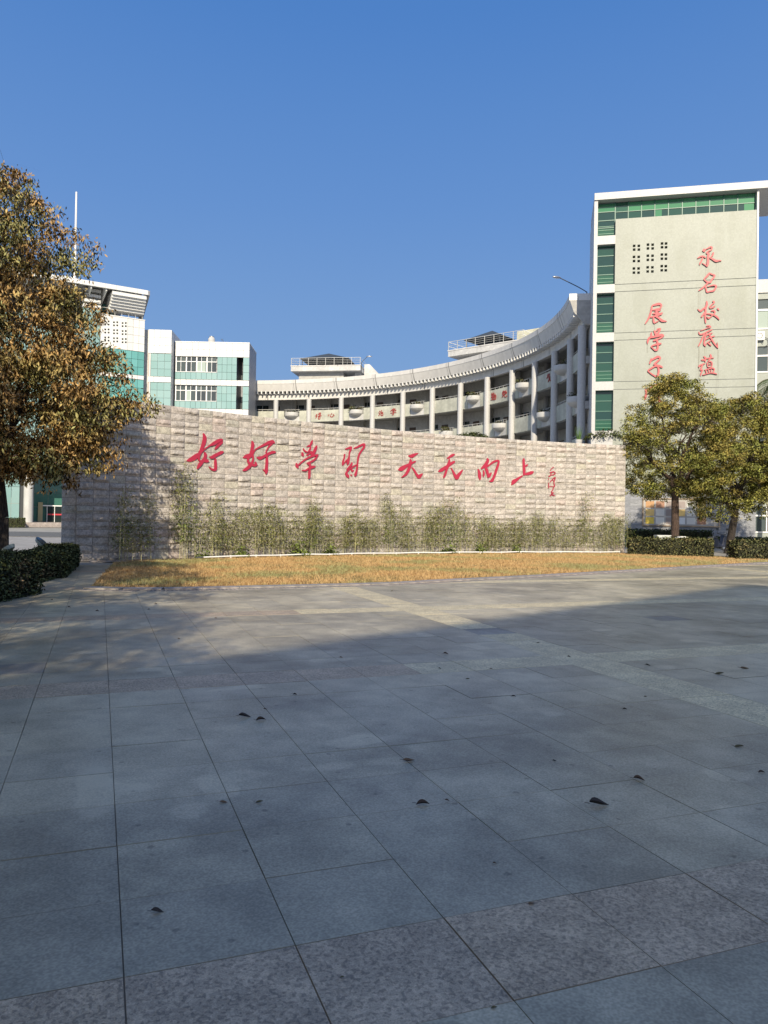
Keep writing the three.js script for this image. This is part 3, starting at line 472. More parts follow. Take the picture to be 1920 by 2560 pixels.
  put([[[400, 310, 15], [440, 262, 18], [440, 320, 28], [470, 282, 13], [560, 230, 17], [620, 202, 20], [660, 222, 18], [630, 280, 20], [540, 330, 15], [500, 368, 14]], [[500, 370, 13], [560, 390, 32], [550, 460, 30], [550, 560, 30], [540, 660, 32], [525, 740, 13], [470, 700, 13], [390, 652, 9]], [[260, 512, 13], [340, 470, 20], [420, 460, 20], [480, 500, 15]], [[400, 500, 20], [370, 580, 22], [330, 650, 20], [315, 700, 8]], [[692, 362, 24], [680, 420, 20], [620, 490, 15]], [[600, 500, 17], [680, 540, 24], [770, 590, 30], [850, 582, 19], [914, 586, 8]]], ...Fz, 'red tower character at the head of the longer column of five');
  put([[[590, 922, 20], [560, 960, 28], [500, 1030, 24], [440, 1100, 15], [490, 1140, 17]], [[600, 932, 18], [660, 960, 19], [730, 990, 22], [700, 1050, 24], [650, 1110, 22], [610, 1178, 24], [540, 1178, 24], [472, 1140, 10]], [[560, 1180, 22], [500, 1240, 22], [430, 1310, 22], [350, 1370, 19], [286, 1414, 8]], [[480, 1300, 17], [500, 1380, 20], [520, 1448, 19], [600, 1430, 20], [700, 1410, 24], [740, 1360, 24], [770, 1290, 24], [720, 1260, 19], [640, 1270, 17], [540, 1300, 13]]], ...Fz, 'red tower character with a square box at its foot and a long left tail');
  put([[[510, 1702, 17], [515, 1780, 28], [480, 1900, 26], [480, 2000, 24], [470, 2100, 24], [482, 2300, 19]], [[265, 1920, 9], [340, 1970, 24], [420, 1910, 22], [500, 1850, 19]], [[470, 1990, 19], [420, 2060, 22], [372, 2130, 24]], [[690, 1702, 24], [720, 1732, 19], [650, 1800, 15], [600, 1850, 17], [600, 1890, 15], [680, 1870, 22], [740, 1830, 13]], [[815, 1905, 22], [848, 1940, 17]], [[640, 1970, 17], [700, 1960, 22], [740, 2010, 17], [700, 2060, 17], [620, 2130, 17], [560, 2168, 22], [516, 2130, 8]], [[490, 2050, 9], [580, 2052, 17], [700, 2080, 19], [800, 2140, 22], [854, 2208, 10]]], ...Fz, 'red tower character with a tall cross stroke and a detached dot');
  put([[[560, 442, 13], [640, 432, 22], [690, 470, 19], [600, 500, 13], [480, 550, 11], [380, 580, 9]], [[330, 612, 13], [340, 670, 19], [390, 700, 20], [450, 680, 22], [540, 640, 22], [640, 590, 22], [730, 552, 17]], [[500, 690, 20], [440, 800, 22], [390, 920, 20], [312, 1060, 15]], [[560, 660, 17], [520, 780, 24], [500, 900, 24], [490, 1000, 22], [530, 1050, 19]], [[540, 730, 15], [640, 690, 22], [740, 652, 13]], [[530, 860, 13], [600, 820, 15], [700, 780, 19], [800, 752, 20]], [[650, 650, 20], [680, 760, 24], [740, 880, 22], [810, 990, 20], [880, 1070, 20], [918, 1118, 10]], [[910, 1110, 10], [900, 1020, 11], [890, 942, 5]], [[520, 1020, 15], [600, 942, 13], [690, 892, 17]], [[610, 960, 15], [660, 1000, 22], [700, 1040, 13]]], ...G, 'red tower character with one long leg and one hooked leg');
  put([[[480, 1372, 13], [530, 1420, 28], [520, 1490, 24], [530, 1540, 10]], [[680, 1312, 19], [700, 1370, 28], [670, 1440, 22], [620, 1500, 19]], [[410, 1480, 19], [480, 1480, 22], [570, 1440, 15], [680, 1420, 17], [780, 1420, 11]], [[510, 1590, 17], [430, 1620, 20], [340, 1660, 22], [332, 1700, 17]], [[440, 1650, 19], [400, 1720, 22], [380, 1790, 19], [440, 1790, 15], [400, 1880, 20], [380, 1960, 15]], [[580, 1560, 15], [590, 1640, 16], [600, 1690, 13]], [[590, 1560, 13], [680, 1530, 19], [730, 1570, 17], [710, 1690, 17], [640, 1700, 11], [590, 1695, 11]], [[620, 1620, 11], [700, 1610, 11]], [[500, 1790, 8], [540, 1780, 15], [640, 1750, 17], [740, 1730, 20], [800, 1760, 17], [780, 1830, 17], [760, 1880, 13]], [[540, 1790, 15], [560, 1880, 17]], [[620, 1780, 13], [640, 1870, 15]], [[700, 1770, 13], [700, 1870, 15]], [[450, 1940, 17], [560, 1910, 15], [700, 1880, 15], [800, 1890, 20], [885, 1920, 9]]], ...G, 'dense red tower character at the foot of the longer column');
  // notice board on the base wall
  const nb = thing('notice_board', 'framed notice board with rows of pasted papers on the grey tower base', 'notice board'), Z = .18;
  { const [x0, y1] = T.uv(1606, 1245, Z), [x1] = T.uv(1800, 1315, Z), y0 = T.y(1606, 1315, Z), o = T.world(x0, 0, Z - .02); nb.position.copy(o); nb.rotation.y = T.turn; const w = x1 - x0;
    mesh('back_panel', box(.03, w - .03, y0 + .03, y1 - .03, .0, .03), M(.42, .40, .37, .6), nb);
    for (const g of [box(0, w, y1 - .09, y1, 0, .10), box(0, w, y0, y0 + .09, 0, .10)]) mesh('frame_rail', g, M(.34, .27, .20, .35, { metalness: .4 }), nb);
    for (const g of [box(0, .09, y0 + .092, y1 - .092, 0, .10), box(w - .09, w, y0 + .092, y1 - .092, 0, .10)]) mesh('frame_stile', g, M(.34, .27, .20, .35, { metalness: .4 }), nb);
    const cols = [[.48, .27, .12], [.36, .19, .12], [.78, .55, .20], [.70, .68, .62], [.85, .62, .10], [.82, .78, .68], [.30, .25, .23], [.80, .80, .78]];
    const h = (y1 - y0 - .3) / 3, cw = .72; let k = 0;
    for (let r = 0; r < 3; r++) for (let c = 0; c < Math.floor((w - .4) / cw); c++) { const q = [[0, 1, 6, 6, 7, 2, 1], [2, 3, 6, 2, 5, 2, 3], [4, 5, 6, 7, 3, 1, 6]][r][c % 7], x = .24 + c * cw, y = y1 - .17 - (r + 1) * h; slab('paper', x, x + cw - .12, y + .05, y + h - .06, .031, .036 + .001 * (k++ % 3), M(...cols[q], .5), nb); } }
}
// ---------- annex behind the tower ----------
{
  const Z = -6.5, L = T.length, a = thing('tiled_annex', 'white tiled wing with curtained windows behind the tower', 'building', [T.A.x, 0, T.A.z], T.turn), uv = (x, y) => T.uv(x, y, Z), y = (v) => uv(1900, v)[1];
  const x0 = L - .6, x1 = L + 16, top = y(700);
  mesh('wall', [box(x0, x1, 0, y(1330), Z - 9, Z), box(x0, x1, y(1266), y(930), Z - 9, Z), box(x0, x1, y(866), y(822), Z - 9, Z), box(x0, x1, y(748), y(733), Z - 9, Z)], mat.cream, a);
  mesh('inner_wall', box(x0 + .1, x1, .1, y(733), Z - 8.5, Z - .5), M(.20, .20, .19, .9), a);
  mesh('parapet_band', box(x0, x1 + .1, y(733) + .003, top, Z - 9, Z + .12), mat.tile, a);
  for (const [a0, a1] of [[748, 822], [866, 930], [1266, 1330]]) {
    const w = new THREE.Group(); w.name = 'window'; a.add(w); const Y1 = y(a0), Y0 = y(a1), S = uv(1886, 800)[0];
    for (let k = 0; k < 6; k++) { const p = S + k * 1.1; slab('pane', p + .05, p + 1.05, Y0 + .05, Y0 + (Y1 - Y0) * .62, Z - .14, Z - .12, a0 < 800 && k % 2 === 0 ? mat.curtain : mat.windowGlass[k % 3], w); slab('pane', p + .05, p + 1.05, Y0 + (Y1 - Y0) * .66, Y1 - .05, Z - .14, Z - .12, mat.windowGlass[(k + 1) % 3], w); slab('frame_bar', p - .04, p + .04, Y0 + .003, Y1 - .003, Z - .16, Z - .05, mat.frame, w); }
    slab('frame_bar', S - 1, S + 7, Y0 + (Y1 - Y0) * .61, Y0 + (Y1 - Y0) * .67, Z - .165, Z - .045, mat.frame, w); slab('window_sill', S - 1, S + 7, Y0 - .06, Y0 + .04, Z - .2, Z + .06, mat.frame, w);
  }
  const ac = thing('air_conditioner', 'white air conditioner box bracketed under the annex window', 'air conditioner'); { const p = T.world(uv(1888, 850)[0], y(852), Z); ac.position.copy(p); ac.rotation.y = T.turn; mesh('casing', box(0, .62, 0, .68, .03, .34), mat.white, ac); mesh('fan_grille', new THREE.TorusGeometry(.20, .02, 6, 20).translate(.25, .34, .345), mat.steelDark, ac); for (const x of [.08, .54]) mesh('bracket', [box(x - .02, x + .02, -.04, -.002, 0, .36), limb(V(x, -.03, .34), V(x, -.3, .02), .015, .015)], mat.steelDark, ac); mesh('hose', tube([[.62, .25, .15], [.9, .1, .12], [.95, -.3, .1], [.7, -.5, .08]], .025), mat.steelDark, ac); }
  const hip = mesh('roof_cap', new THREE.ConeGeometry(9, 3.2, 4).rotateY(Math.PI / 4).translate(L + 9, top + 1.5, Z - 6), mat.sheet, a);
}
let bowlSpots = [];
// ---------- curved colonnade ----------
const CX = -22.007, CD = 67.03, CR = 38.5, DEG = Math.PI / 180;
const curveSolve = (px, py, R = CR) => { const r = ray(px, py), t = r.x / -r.z, a = t * t + 1, b = -2 * (t * CX + CD), c = CX * CX + CD * CD - R * R, d = (-b + Math.sqrt(b * b - 4 * a * c)) / (2 * a); return [Math.atan2(d - CD, t * d - CX), EYE + r.y * d / -r.z]; };
const LV = [4.1, 7.8, 11.5, 15.2], ROOF = 18.75;
{
  const b = thing('curved_colonnade', 'long curved white gallery building with round columns and an overhanging ribbed roof edge', 'building', [CX, 0, -CD]);
  const RO = CR - 1.25, A0 = -7.5 * DEG, A1 = 88.5 * DEG, col = (k) => (79.7 - 7.2 * k) * DEG;
  for (let k = 0; k < 4; k++) mesh('gallery_floor', ring(CR + .16, CR + 9, A0, A1, LV[k] - .3, LV[k], 80), mat.concrete, b);
  for (let k = 0; k < 3; k++) mesh('floor_beam', ring(CR + .16, CR + .5, A0, A1, LV[k + 1] - .62, LV[k + 1] - .302, 80), mat.concrete, b);
  mesh('roof_deck', ring(CR + .46, CR + 9.2, A0, A1, ROOF - .25, ROOF + .25, 80), mat.concrete, b);
  mesh('eaves_beam', ring(CR - .05, CR + .45, A0, A1, ROOF - 1.0, ROOF - .02, 90), mat.streaked, b);
  mesh('roof_fascia', ring(RO, RO + .2, A0, A1, ROOF + 1.0, ROOF + 1.5, 110), mat.streaked, b);
  { const sl = ring(RO + .03, RO + .15, A0, A1, ROOF + .03, ROOF + .998, 110), p = sl.attributes.position; for (let i = 0; i < p.count; i++) { if (p.getY(i) > ROOF + .5) continue; const x = p.getX(i), z = p.getZ(i), r = Math.hypot(x, z), k = (r + .34) / r; p.setX(i, x * k); p.setZ(i, z * k); } sl.computeVertexNormals(); mesh('sloped_fascia', sl, mat.streaked, b); }
  mesh('roof_ledge', ring(RO + .202, CR + .098, A0, A1, ROOF + 1.15, ROOF + 1.35, 90), mat.streaked, b);
  mesh('roof_upstand', ring(CR + .1, CR + .4, A0, A1, ROOF + .26, ROOF + 1.36, 80), mat.streaked, b);
  const rib = box(-.84, 0, ROOF - .30, ROOF + .2, -.08, .08);
  for (let i = 0; i < 104; i++) { const a = A0 + (A1 - A0) * (i + .5) / 104, m = mesh('roof_rib', rib, mat.white, b); m.rotation.y = a; m.position.set((CR - .06) * Math.cos(a), 0, -(CR - .06) * Math.sin(a)); }
  const capE = new THREE.Group(); capE.name = 'roof_end'; b.add(capE); capE.rotation.y = A0; slab('cap_panel', RO - .02, RO + .72, ROOF + .98, ROOF + 1.53, .01, .08, mat.whitePanel[0], capE); slab('cap_panel', RO + .74, CR + 1.2, ROOF + .98, ROOF + 1.53, .01, .08, mat.whitePanel[2], capE);
  mesh('end_plate', new THREE.ExtrudeGeometry(new THREE.Shape([[RO + .36, ROOF + .02], [RO + .04, ROOF + .975], [CR + 1.2, ROOF + .975], [CR + 1.2, ROOF - .3], [CR + .4, ROOF - .98], [CR - .04, ROOF - .98]].map((p) => new THREE.Vector2(...p))), { depth: .05, bevelEnabled: false }).translate(0, 0, .012), mat.concrete, capE);
  const colG = new THREE.CylinderGeometry(.34, .34, ROOF - 1.0, 20, 1).translate(0, (ROOF - 1.0) / 2, 0);
  { const uv = colG.attributes.uv; for (let i = 0; i < uv.count; i++) uv.setXY(i, uv.getX(i) * 2.1, uv.getY(i) * 17.7); }
  for (let k = -1; k <= 12; k++) { const m = mesh('column', colG, mat.tile, b), a = col(k); m.position.set((CR - .12) * Math.cos(a), 0, -(CR - .12) * Math.sin(a)); m.rotation.y = a; }
  const colIn = new THREE.CylinderGeometry(.3, .3, ROOF - .3, 12).translate(0, (ROOF - .3) / 2, 0);
  for (let k = 0; k <= 12; k++) { const m = mesh('inner_column', colIn, mat.concrete, b), a = col(k) - .04; m.position.set((CR + 3.1) * Math.cos(a), 0, -(CR + 3.1) * Math.sin(a)); }
  const bowlG = new THREE.LatheGeometry([[0, -.42], [.35, -.40], [.70, -.26], [.92, -.04], [.98, 0], [.98, .46], [.90, .46], [.88, .34], [0, .34]].map(([x, y]) => new THREE.Vector2(x, y)), 28);
  const bowls = [];
  for (let lv = 1; lv <= 3; lv++) for (let k = -2; k <= 12; k++) {
    const Y = LV[lv], hi = Math.min(col(k), A1), lo = Math.max(col(k + 1), A0); if (hi - lo < .03) continue; const isBowl = ((k + lv) % 2 + 2) % 2 === 1 && k >= 0, w = hi - lo;
    const par = new THREE.Group(); par.name = isBowl ? 'planter_bay' : 'parapet_bay'; b.add(par);
    if (!isBowl) { mesh('parapet_panel', ring(CR - .02, CR + .15, lo + .001, hi - .001, Y - .55, Y + 1.0, 6), mat.parapet, par); const g = []; for (let i = 0; i < 6; i++) { const a = lo + w * (i + .5) / 6; g.push(new THREE.CylinderGeometry(.02, .02, .22, 5).translate((CR + .07) * Math.cos(a), Y + 1.11, -(CR + .07) * Math.sin(a))); } g.push(ring(CR + .045, CR + .095, lo + .002, hi - .002, Y + 1.2, Y + 1.25, 6)); mesh('hand_rail', g, mat.railing, par); }
    else {
      const c = (lo + hi) / 2 + (lv === 3 ? .004 : 0), q = w * .23;
      mesh('parapet_panel', ring(CR - .02, CR + .15, c + q, hi - .001, Y - .55, Y + 1.0, 3), mat.parapet, par); mesh('parapet_panel', ring(CR - .02, CR + .15, lo + .001, c - q, Y - .55, Y + 1.0, 3), mat.parapet, par);
      mesh('parapet_panel', ring(CR + .01, CR + .18, c - q + .0005, c + q - .0005, Y - .55, Y + .22, 3), mat.whitePlain, par);
      const bw = mesh('planter_bowl', bowlG, mat.whitePlain, par); bw.position.set((CR + .05) * Math.cos(c), Y + .28, -(CR + .05) * Math.sin(c));
      const g = []; for (let i = 0; i < 5; i++) { const a = c - q + 2 * q * (i + .5) / 5; g.push(new THREE.CylinderGeometry(.022, .022, .98, 5).translate((CR + .12) * Math.cos(a), Y + .7, -(CR + .12) * Math.sin(a))); } for (const h of [.62, .9, 1.18]) g.push(ring(CR + .1, CR + .14, c - q, c + q, Y + h - .02, Y + h + .02, 4)); mesh('hand_rail', g, mat.railing, par);
      bowls.push([c, Y + .62, lv, k]);
    }
  }
  // rooms behind the gallery
  const RB = CR + 3.6;
  for (let lv = 0; lv <= 3; lv++) for (let k = -2; k <= 12; k++) {
    const Y = LV[lv], hi = Math.min(col(k), A1), lo = Math.max(col(k + 1), A0); if (hi - lo < .03) continue; const open = false, bay = new THREE.Group(); bay.name = 'room_front'; b.add(bay);
    if (open) { mesh('low_wall', ring(CR + 8.4, CR + 8.6, lo, hi, Y, Y + 1.1, 3), mat.parapet, bay); continue; }
    mesh('room_wall', ring(RB, RB + .2, lo, hi, Y + .003, Y + 3.38, 4), mat.whitePlain, bay);
    const at = (f, w, y0, y1, m, n, dep = .06) => { const a = lo + (hi - lo) * f, g = mesh(n, box(-dep, 0, y0, y1, -w / 2, w / 2), m, bay); g.rotation.y = a; g.position.set((RB - .004) * Math.cos(a), 0, -(RB - .004) * Math.sin(a)); };
    at(.22, 1.0, Y + .02, Y + 2.2, M(.10, .07, .055, .6), 'door'); at(.6, 1.7, Y + 1.0, Y + 2.3, mat.darkGlass, 'window'); at(.6, .06, Y + 1.0, Y + 2.3, mat.frame, 'window_bar', .08); at(.6, 1.74, Y + 1.68, Y + 1.74, mat.frame, 'window_bar', .085);
  }
  mesh('rear_wall', ring(CR + 8.9, CR + 9.1, A0, 38 * DEG, 0, ROOF - .3, 40), mat.whitePlain, b);
  // small red characters on the parapets
  const put = (strokes, ox, oy, k, label) => {
    const all = strokes.flat(), mx = all.reduce((a, p) => a + p[0], 0) / all.length, my = all.reduce((a, p) => a + p[1], 0) / all.length, R = CR - .03, [a0, y0] = curveSolve(ox + mx * k, oy + my * k, R);
    const map = (x, y) => { const [a, h] = curveSolve(ox + x * k, oy + y * k, R); return [(a0 - a) * R, h - y0]; }; map.k = (map(mx, my)[1] - map(mx, my + 100)[1]) / 100;
    const m = mesh('parapet_character', brush(strokes.map((s) => s.map(([x, y, w]) => [x, y, w || 7])), map, .04, .005), mat.redSmall); m.position.set(CX + R * Math.cos(a0), y0, -CD - R * Math.sin(a0)); m.rotation.y = a0 - Math.PI / 2; tag(m, label, 'character', 'small red characters on the gallery parapet');
  };
  const A = [770, 1000, 230 / 1659], B = [1200, 900, 220 / 1659];
  put([[[150, 258], [166, 274]], [[134, 290], [160, 280]], [[140, 328], [165, 292]], [[180, 258], [232, 246]], [[205, 228], [204, 290]], [[224, 228], [226, 280]], [[184, 292], [244, 284]], [[190, 305], [215, 302], [214, 340], [190, 342], [190, 306]]], ...A, 'red parapet character of dots, crossing strokes and a box');
  put([[[370, 264], [364, 292]], [[398, 262], [408, 300], [446, 302], [456, 284]], [[424, 244], [432, 262]], [[458, 258], [474, 284]]], ...A, 'red parapet character of four loose curved strokes');
  put([[[1290, 200], [1302, 216]], [[1275, 230], [1296, 242]], [[1275, 286], [1300, 250]], [[1332, 186], [1315, 226], [1354, 220]], [[1320, 246], [1350, 240], [1350, 276], [1320, 276], [1320, 246]]], ...A, 'red parapet character with three dots beside a small box');
  put([[[1520, 165], [1530, 182]], [[1541, 150], [1546, 176]], [[1571, 150], [1556, 182]], [[1494, 208], [1500, 192], [1586, 182], [1580, 202]], [[1524, 206], [1560, 200], [1541, 220], [1541, 264], [1520, 266]], [[1490, 238], [1590, 226]]], ...A, 'red parapet character with three ticks over a hooked upright');
  put([[[210, 645], [270, 636]], [[226, 620], [226, 656]], [[255, 616], [255, 652]], [[215, 670], [265, 662], [262, 690], [215, 696]], [[240, 655], [240, 750]], [[212, 715], [268, 706]], [[208, 756], [268, 741]], [[275, 670], [300, 665], [295, 740], [280, 746]], [[286, 640], [280, 700], [262, 756]]], ...B, 'dense red parapet character of many level strokes, beside one with a curled foot');
  put([[[442, 580], [425, 620]], [[436, 596], [470, 590], [456, 615]], [[425, 622], [430, 656], [470, 650], [475, 612], [428, 620]], [[450, 616], [448, 660], [420, 706]], [[465, 656], [462, 690], [504, 690], [508, 670]], [[476, 610], [506, 605], [498, 642]], [[490, 576], [488, 620], [478, 646]]], ...B, 'red parapet character with a curled foot');
  put([[[1268, 292], [1322, 270]], [[1282, 262], [1290, 302]], [[1304, 252], [1308, 290]], [[1278, 310], [1264, 352]], [[1278, 322], [1310, 312], [1308, 372], [1290, 376]], [[1286, 342], [1300, 337]], [[1322, 300], [1308, 345]], [[1310, 330], [1332, 395]], [[1328, 335], [1290, 415]]], ...B, 'dark red parapet character standing in shade, the more crowded of its pair');
  put([[[1408, 215], [1408, 330]], [[1426, 205], [1424, 320]], [[1388, 245], [1398, 285]], [[1442, 230], [1432, 285]], [[1368, 358], [1442, 325]]], ...B, 'dark red parapet character standing in shade, the plainer of its pair');
  // plants in the bowls
  bowlSpots = bowls.map(([c, y, lv, k]) => ({ p: V(CX + (CR - .1) * Math.cos(c), y, -CD - (CR - .1) * Math.sin(c)), lv, k }));
}
// ---------- roof terraces ----------
function terrace(f, pxA, pxB, yTop, yLow, depth, label, hood) {
  const [x0, y1] = f.uv(pxA, yTop), x1 = f.length, y0 = f.y(pxA, yLow), t = thing('roof_terrace', label, 'terrace', [f.A.x, 0, f.A.z], f.turn);
  mesh('platform', [box(0, x1, y0, y1 - .12, -depth, 0)], mat.whitePlain, t); mesh('platform_edge', box(-.06, x1 + .06, y1 - .118, y1, -depth - .06, .06), mat.streaked, t);
  mesh('support_block', box(x1 * .09, x1 * .74, ROOF, y0 - .003, -depth + .4, -1.1), mat.concrete, t); mesh('support_pier', box(x1 * .90, x1 * .98, ROOF, y0 - .003, -depth + .5, -1.2), mat.concrete, t);
  const n = Math.round(x1 / 1.35); for (let i = 0; i <= n; i++) { const x = .05 + (x1 - .1) * i / n; mesh('rail_post', box(x - .028, x + .028, y1 + .003, y1 + 1.05, -.05, .01), mat.railing, t); }
  for (const h of [.3, .55, .8, 1.05]) mesh('rail_bar', box(0, x1, y1 + h, y1 + h + (h > 1 ? .055 : .025), -.04, 0), mat.railing, t);
  for (const x of [.03, x1 - .03]) for (const h of [.5, 1.05]) mesh('rail_bar', box(x - .02, x + .02, y1 + h, y1 + h + .05, -depth, -.05), mat.frame, t);
  const [c0, c1] = hood, e = y1 + 1.12, m = (c0 + c1) / 2, pk = e + 1.35, roof = new THREE.BufferGeometry(); roof.setAttribute('position', new THREE.Float32BufferAttribute([c0, e, -.5, c1, e, -.5, m, pk, -depth / 2, c1, e, -.5, c1, e, -depth + .4, m, pk, -depth / 2, c1, e, -depth + .4, c0, e, -depth + .4, m, pk, -depth / 2, c0, e, -depth + .4, c0, e, -.5, m, pk, -depth / 2], 3)); roof.computeVertexNormals();
  mesh('canopy_roof', roof, new THREE.MeshStandardMaterial({ color: new THREE.Color().setRGB(.05, .06, .065), roughness: .6, side: THREE.DoubleSide }), t);
  for (const [x, z] of [[c0 + .3, -.8], [c1 - .3, -.8], [c0 + .3, -depth + .8], [c1 - .3, -depth + .8]]) mesh('canopy_post', box(x - .05, x + .05, y1 + .003, e - .02, z - .05, z + .05), mat.steelDark, t);
  return { t, x1, y1, y0 };
}
{
  const f1 = new Facade(721, 112, 895, 110.5), a = terrace(f1, 721, 895, 914, 928, 7, 'rooftop terrace with a dark pitched canopy facing the plaza squarely', [1.2, 8.6]);
  mesh('stair_wall', new THREE.ExtrudeGeometry(new THREE.Shape([[a.x1 + .1, ROOF], [a.x1 + 4.6, ROOF], [a.x1 + 4.6, a.y1 - 3.2], [a.x1 + .9, a.y1 + .6], [a.x1 + .1, a.y1 + .6]].map((p) => new THREE.Vector2(...p))), { depth: .3, bevelEnabled: false }).translate(0, 0, -3), mat.whitePlain, a.t);
  const f2 = new Facade(1114, 98, 1302, 91), c = terrace(f2, 1114, 1302, 877, 893, 6, 'rooftop terrace seen at an angle beside a cream stair house', [2, 7.5]);
  mesh('stair_house', box(c.x1 * .74, c.x1 * .74 + 6.6, ROOF, c.y1 + 1.95, -11, -3.4), M(.66, .65, .50, .7, { map: plasterTex }), c.t);
}
function lamp(base, head, label) {
  const t = thing('roof_lamp', label, 'lamp', base.toArray(), 0, 'lamps on the gallery roof'), h = head.clone().sub(base);
  mesh('pole', limb(V(0, 0, 0), V(0, h.y - .9, 0), .06, .045, 8), mat.steelDark, t); mesh('arm', tube([V(0, h.y - .92, 0), V(h.x * .3, h.y - .6, h.z * .3), V(h.x, h.y, h.z)], .04), mat.steelDark, t);
  const d = V(h.x, 0, h.z).normalize(), g = new THREE.SphereGeometry(.2, 12, 8).scale(2.2, .5, .9); const m = mesh('lamp_head', g, mat.metal, t); m.position.copy(h).addScaledVector(d, .25); m.rotation.y = Math.atan2(-d.z, d.x);
}
lamp(atDepth(903, 945, 108), atDepth(919, 891, 108), 'small curved lamp beside the square-on rooftop terrace');
lamp(atDepth(1467, 740, 67), atDepth(1398, 694, 66), 'long armed lamp reaching out from behind the tower');
{ const p = mesh('podium', box(3, 15.2, 0, 7.75, -67, -59.5), mat.whitePlain); tag(p, 'low white podium block between stone wall and gallery', 'building'); }
// ---------- glass and panel building on the left ----------
{
  const f = new Facade(0, 85.9, 369, 94.5), X = (px, py, z = 0) => f.x(px, py, z), Y = (px, py, z = 0) => f.y(px, py, z);
  const b = thing('glass_panel_building', 'white panelled building with turquoise glass and a jutting roof frame behind the tree', 'building', [f.A.x, 0, f.A.z], f.turn);
  const xr = X(361, 850), xm = X(251, 850), xg = X(205, 850), topP = Y(251, 786), roofY = Y(300, 745), xl = -9;
  mesh('body', [box(xl, xr - .03, 7.3, topP - .3, -13, -.35), box(xl, X(296, 770), topP - .3, roofY + 2.0, -13, -2.6)], mat.joint, b);
  // white panel wall with small square openings
  const wp = new THREE.Group(); wp.name = 'panel_wall'; b.add(wp);
  const yb = Y(300, 873), xh = X(318, 850), holes = [];
  const sh = new THREE.Shape([[xm, yb], [xh, yb], [xh, topP], [xm, topP]].map((p) => new THREE.Vector2(...p)));
  for (const [i, gx] of [[0, [287, 316]], [1, [363, 391]], [2, [437, 465]]]) for (const [j, gy] of [[0, [428, 455]], [1, [497, 524]], [2, [566, 594]]]) for (const cx of gx) for (const cy of gy) { const [hx, hy] = f.uv(180 + cx * .2893, 680 + (cy + i * 7) * .2893), s = .11; sh.holes.push(new THREE.Path([[hx - s, hy - s], [hx - s, hy + s], [hx + s, hy + s], [hx + s, hy - s]].map((p) => new THREE.Vector2(...p)))); }
  mesh('pierced_panel', new THREE.ExtrudeGeometry(sh, { depth: .25, bevelEnabled: false }).translate(0, 0, -.2), mat.whitePanel[0], wp);
  panels('panel', xh + .01, xr, yb, topP, 3, 4, -.2, .05, .03, mat.whitePanel, wp);
  slab('coping', xm - .02, xr + .02, topP + .002, topP + .12, -.4, .10, mat.white, wp);
  // glass below and beside it
  const gw = new THREE.Group(); gw.name = 'glass_wall'; b.add(gw);
  const bandT = Y(330, 936), bandB = Y(330, 947), low = 7.5;
  panels('glass_panel', X(232, 900), xr, bandT, yb - .02, 8, 3, -.2, .0, .035, mat.tealDeep, gw);
  panels('panel', X(232, 900), xr, bandB, bandT - .03, 8, 1, -.2, .06, .03, mat.whitePanel, gw);
  panels('glass_panel', X(232, 900), xr, bandB - 3.1, bandB - .03, 8, 3, -.2, .0, .035, mat.tealDeep, gw);
  panels('panel', X(232, 900), xr, bandB - 3.7, bandB - 3.13, 8, 1, -.2, .06, .03, mat.whitePanel, gw);
  panels('glass_panel', X(232, 900), xr, low, bandB - 3.73, 8, 3, -.2, .0, .035, mat.teal, gw);
  panels('glass_panel', xg, xm - .1, low, Y(230, 772), 4, 14, -.2, .12, .035, mat.teal, gw);
  panels('glass_panel', xl, xg - .1, low, Y(190, 800), 9, 13, -.2, .02, .04, mat.teal, gw);
  for (let k = 0; k < 4; k++) { const y = Y(230, 770) + k * .62; slab('louvre', xg, xm - .1, y, y + .34, -.3, .35, mat.white, gw); }
  panels('glass_panel', xm, X(296, 770), topP + .2, Y(270, 748), 4, 2, -2.7, -2.5, .04, mat.tealDeep, gw);
  slab('end_pier', X(296, 770), X(303, 770), topP + .2, roofY + 2, -3, -2, mat.whitePlain, gw);
  slab('terrace_rail', xm, xr - .2, topP + .95, topP + 1.0, -.2, -.15, mat.railing, gw); for (let k = 0; k < 7; k++) { const x = xm + (xr - .3 - xm) * k / 6; slab('rail_post', x, x + .05, topP + .13, topP + .94, -.2, -.15, mat.railing, gw); }
  // jutting roof frame
  const rf = new THREE.Group(); rf.name = 'roof_frame'; b.add(rf);
  const Z = 2.2, yt = Y(369, 726, Z), yl = Y(369, 737, Z), xe = X(370, 740, Z), n = 16;
  for (let k = 0; k < n; k++) { const x1 = xe - k * 1.25; slab('fascia_panel', x1 - 1.23, x1, yl, yt, Z - .25, Z, pick(mat.whitePanel), rf); }
  slab('roof_plate', xe - n * 1.25, xe - .3, yt - .14, yt - .02, -12, Z - .26, mat.whitePlain, rf);
  for (let k = 0; k < 13; k++) { const x = xe - 1.3 - k * 1.7, s = new THREE.Shape([[-2.4, yl - 1.6], [-2.4, yt - .16], [Z - .27, yt - .16], [Z - .27, yl - .25]].map((p) => new THREE.Vector2(...p))); const m = mesh('roof_bracket', new THREE.ExtrudeGeometry(s, { depth: .16, bevelEnabled: false }).rotateY(-Math.PI / 2), mat.white, rf); m.position.x = x; }
  slab('side_screen', xe - 3.9, xe - .25, topP + 1.6, yl - .3, -1.9, -1.75, mat.whitePlain, rf);
  for (let k = 0; k < 6; k++) { const y = topP + .75 + k * (yl - topP - 1.0) / 6; slab('sun_blade', xe - 4.1, xe - .1 + (5 - k) * .03, y, y + .42, -1.6 + k * .15, .2 + k * .35, mat.white, rf); }
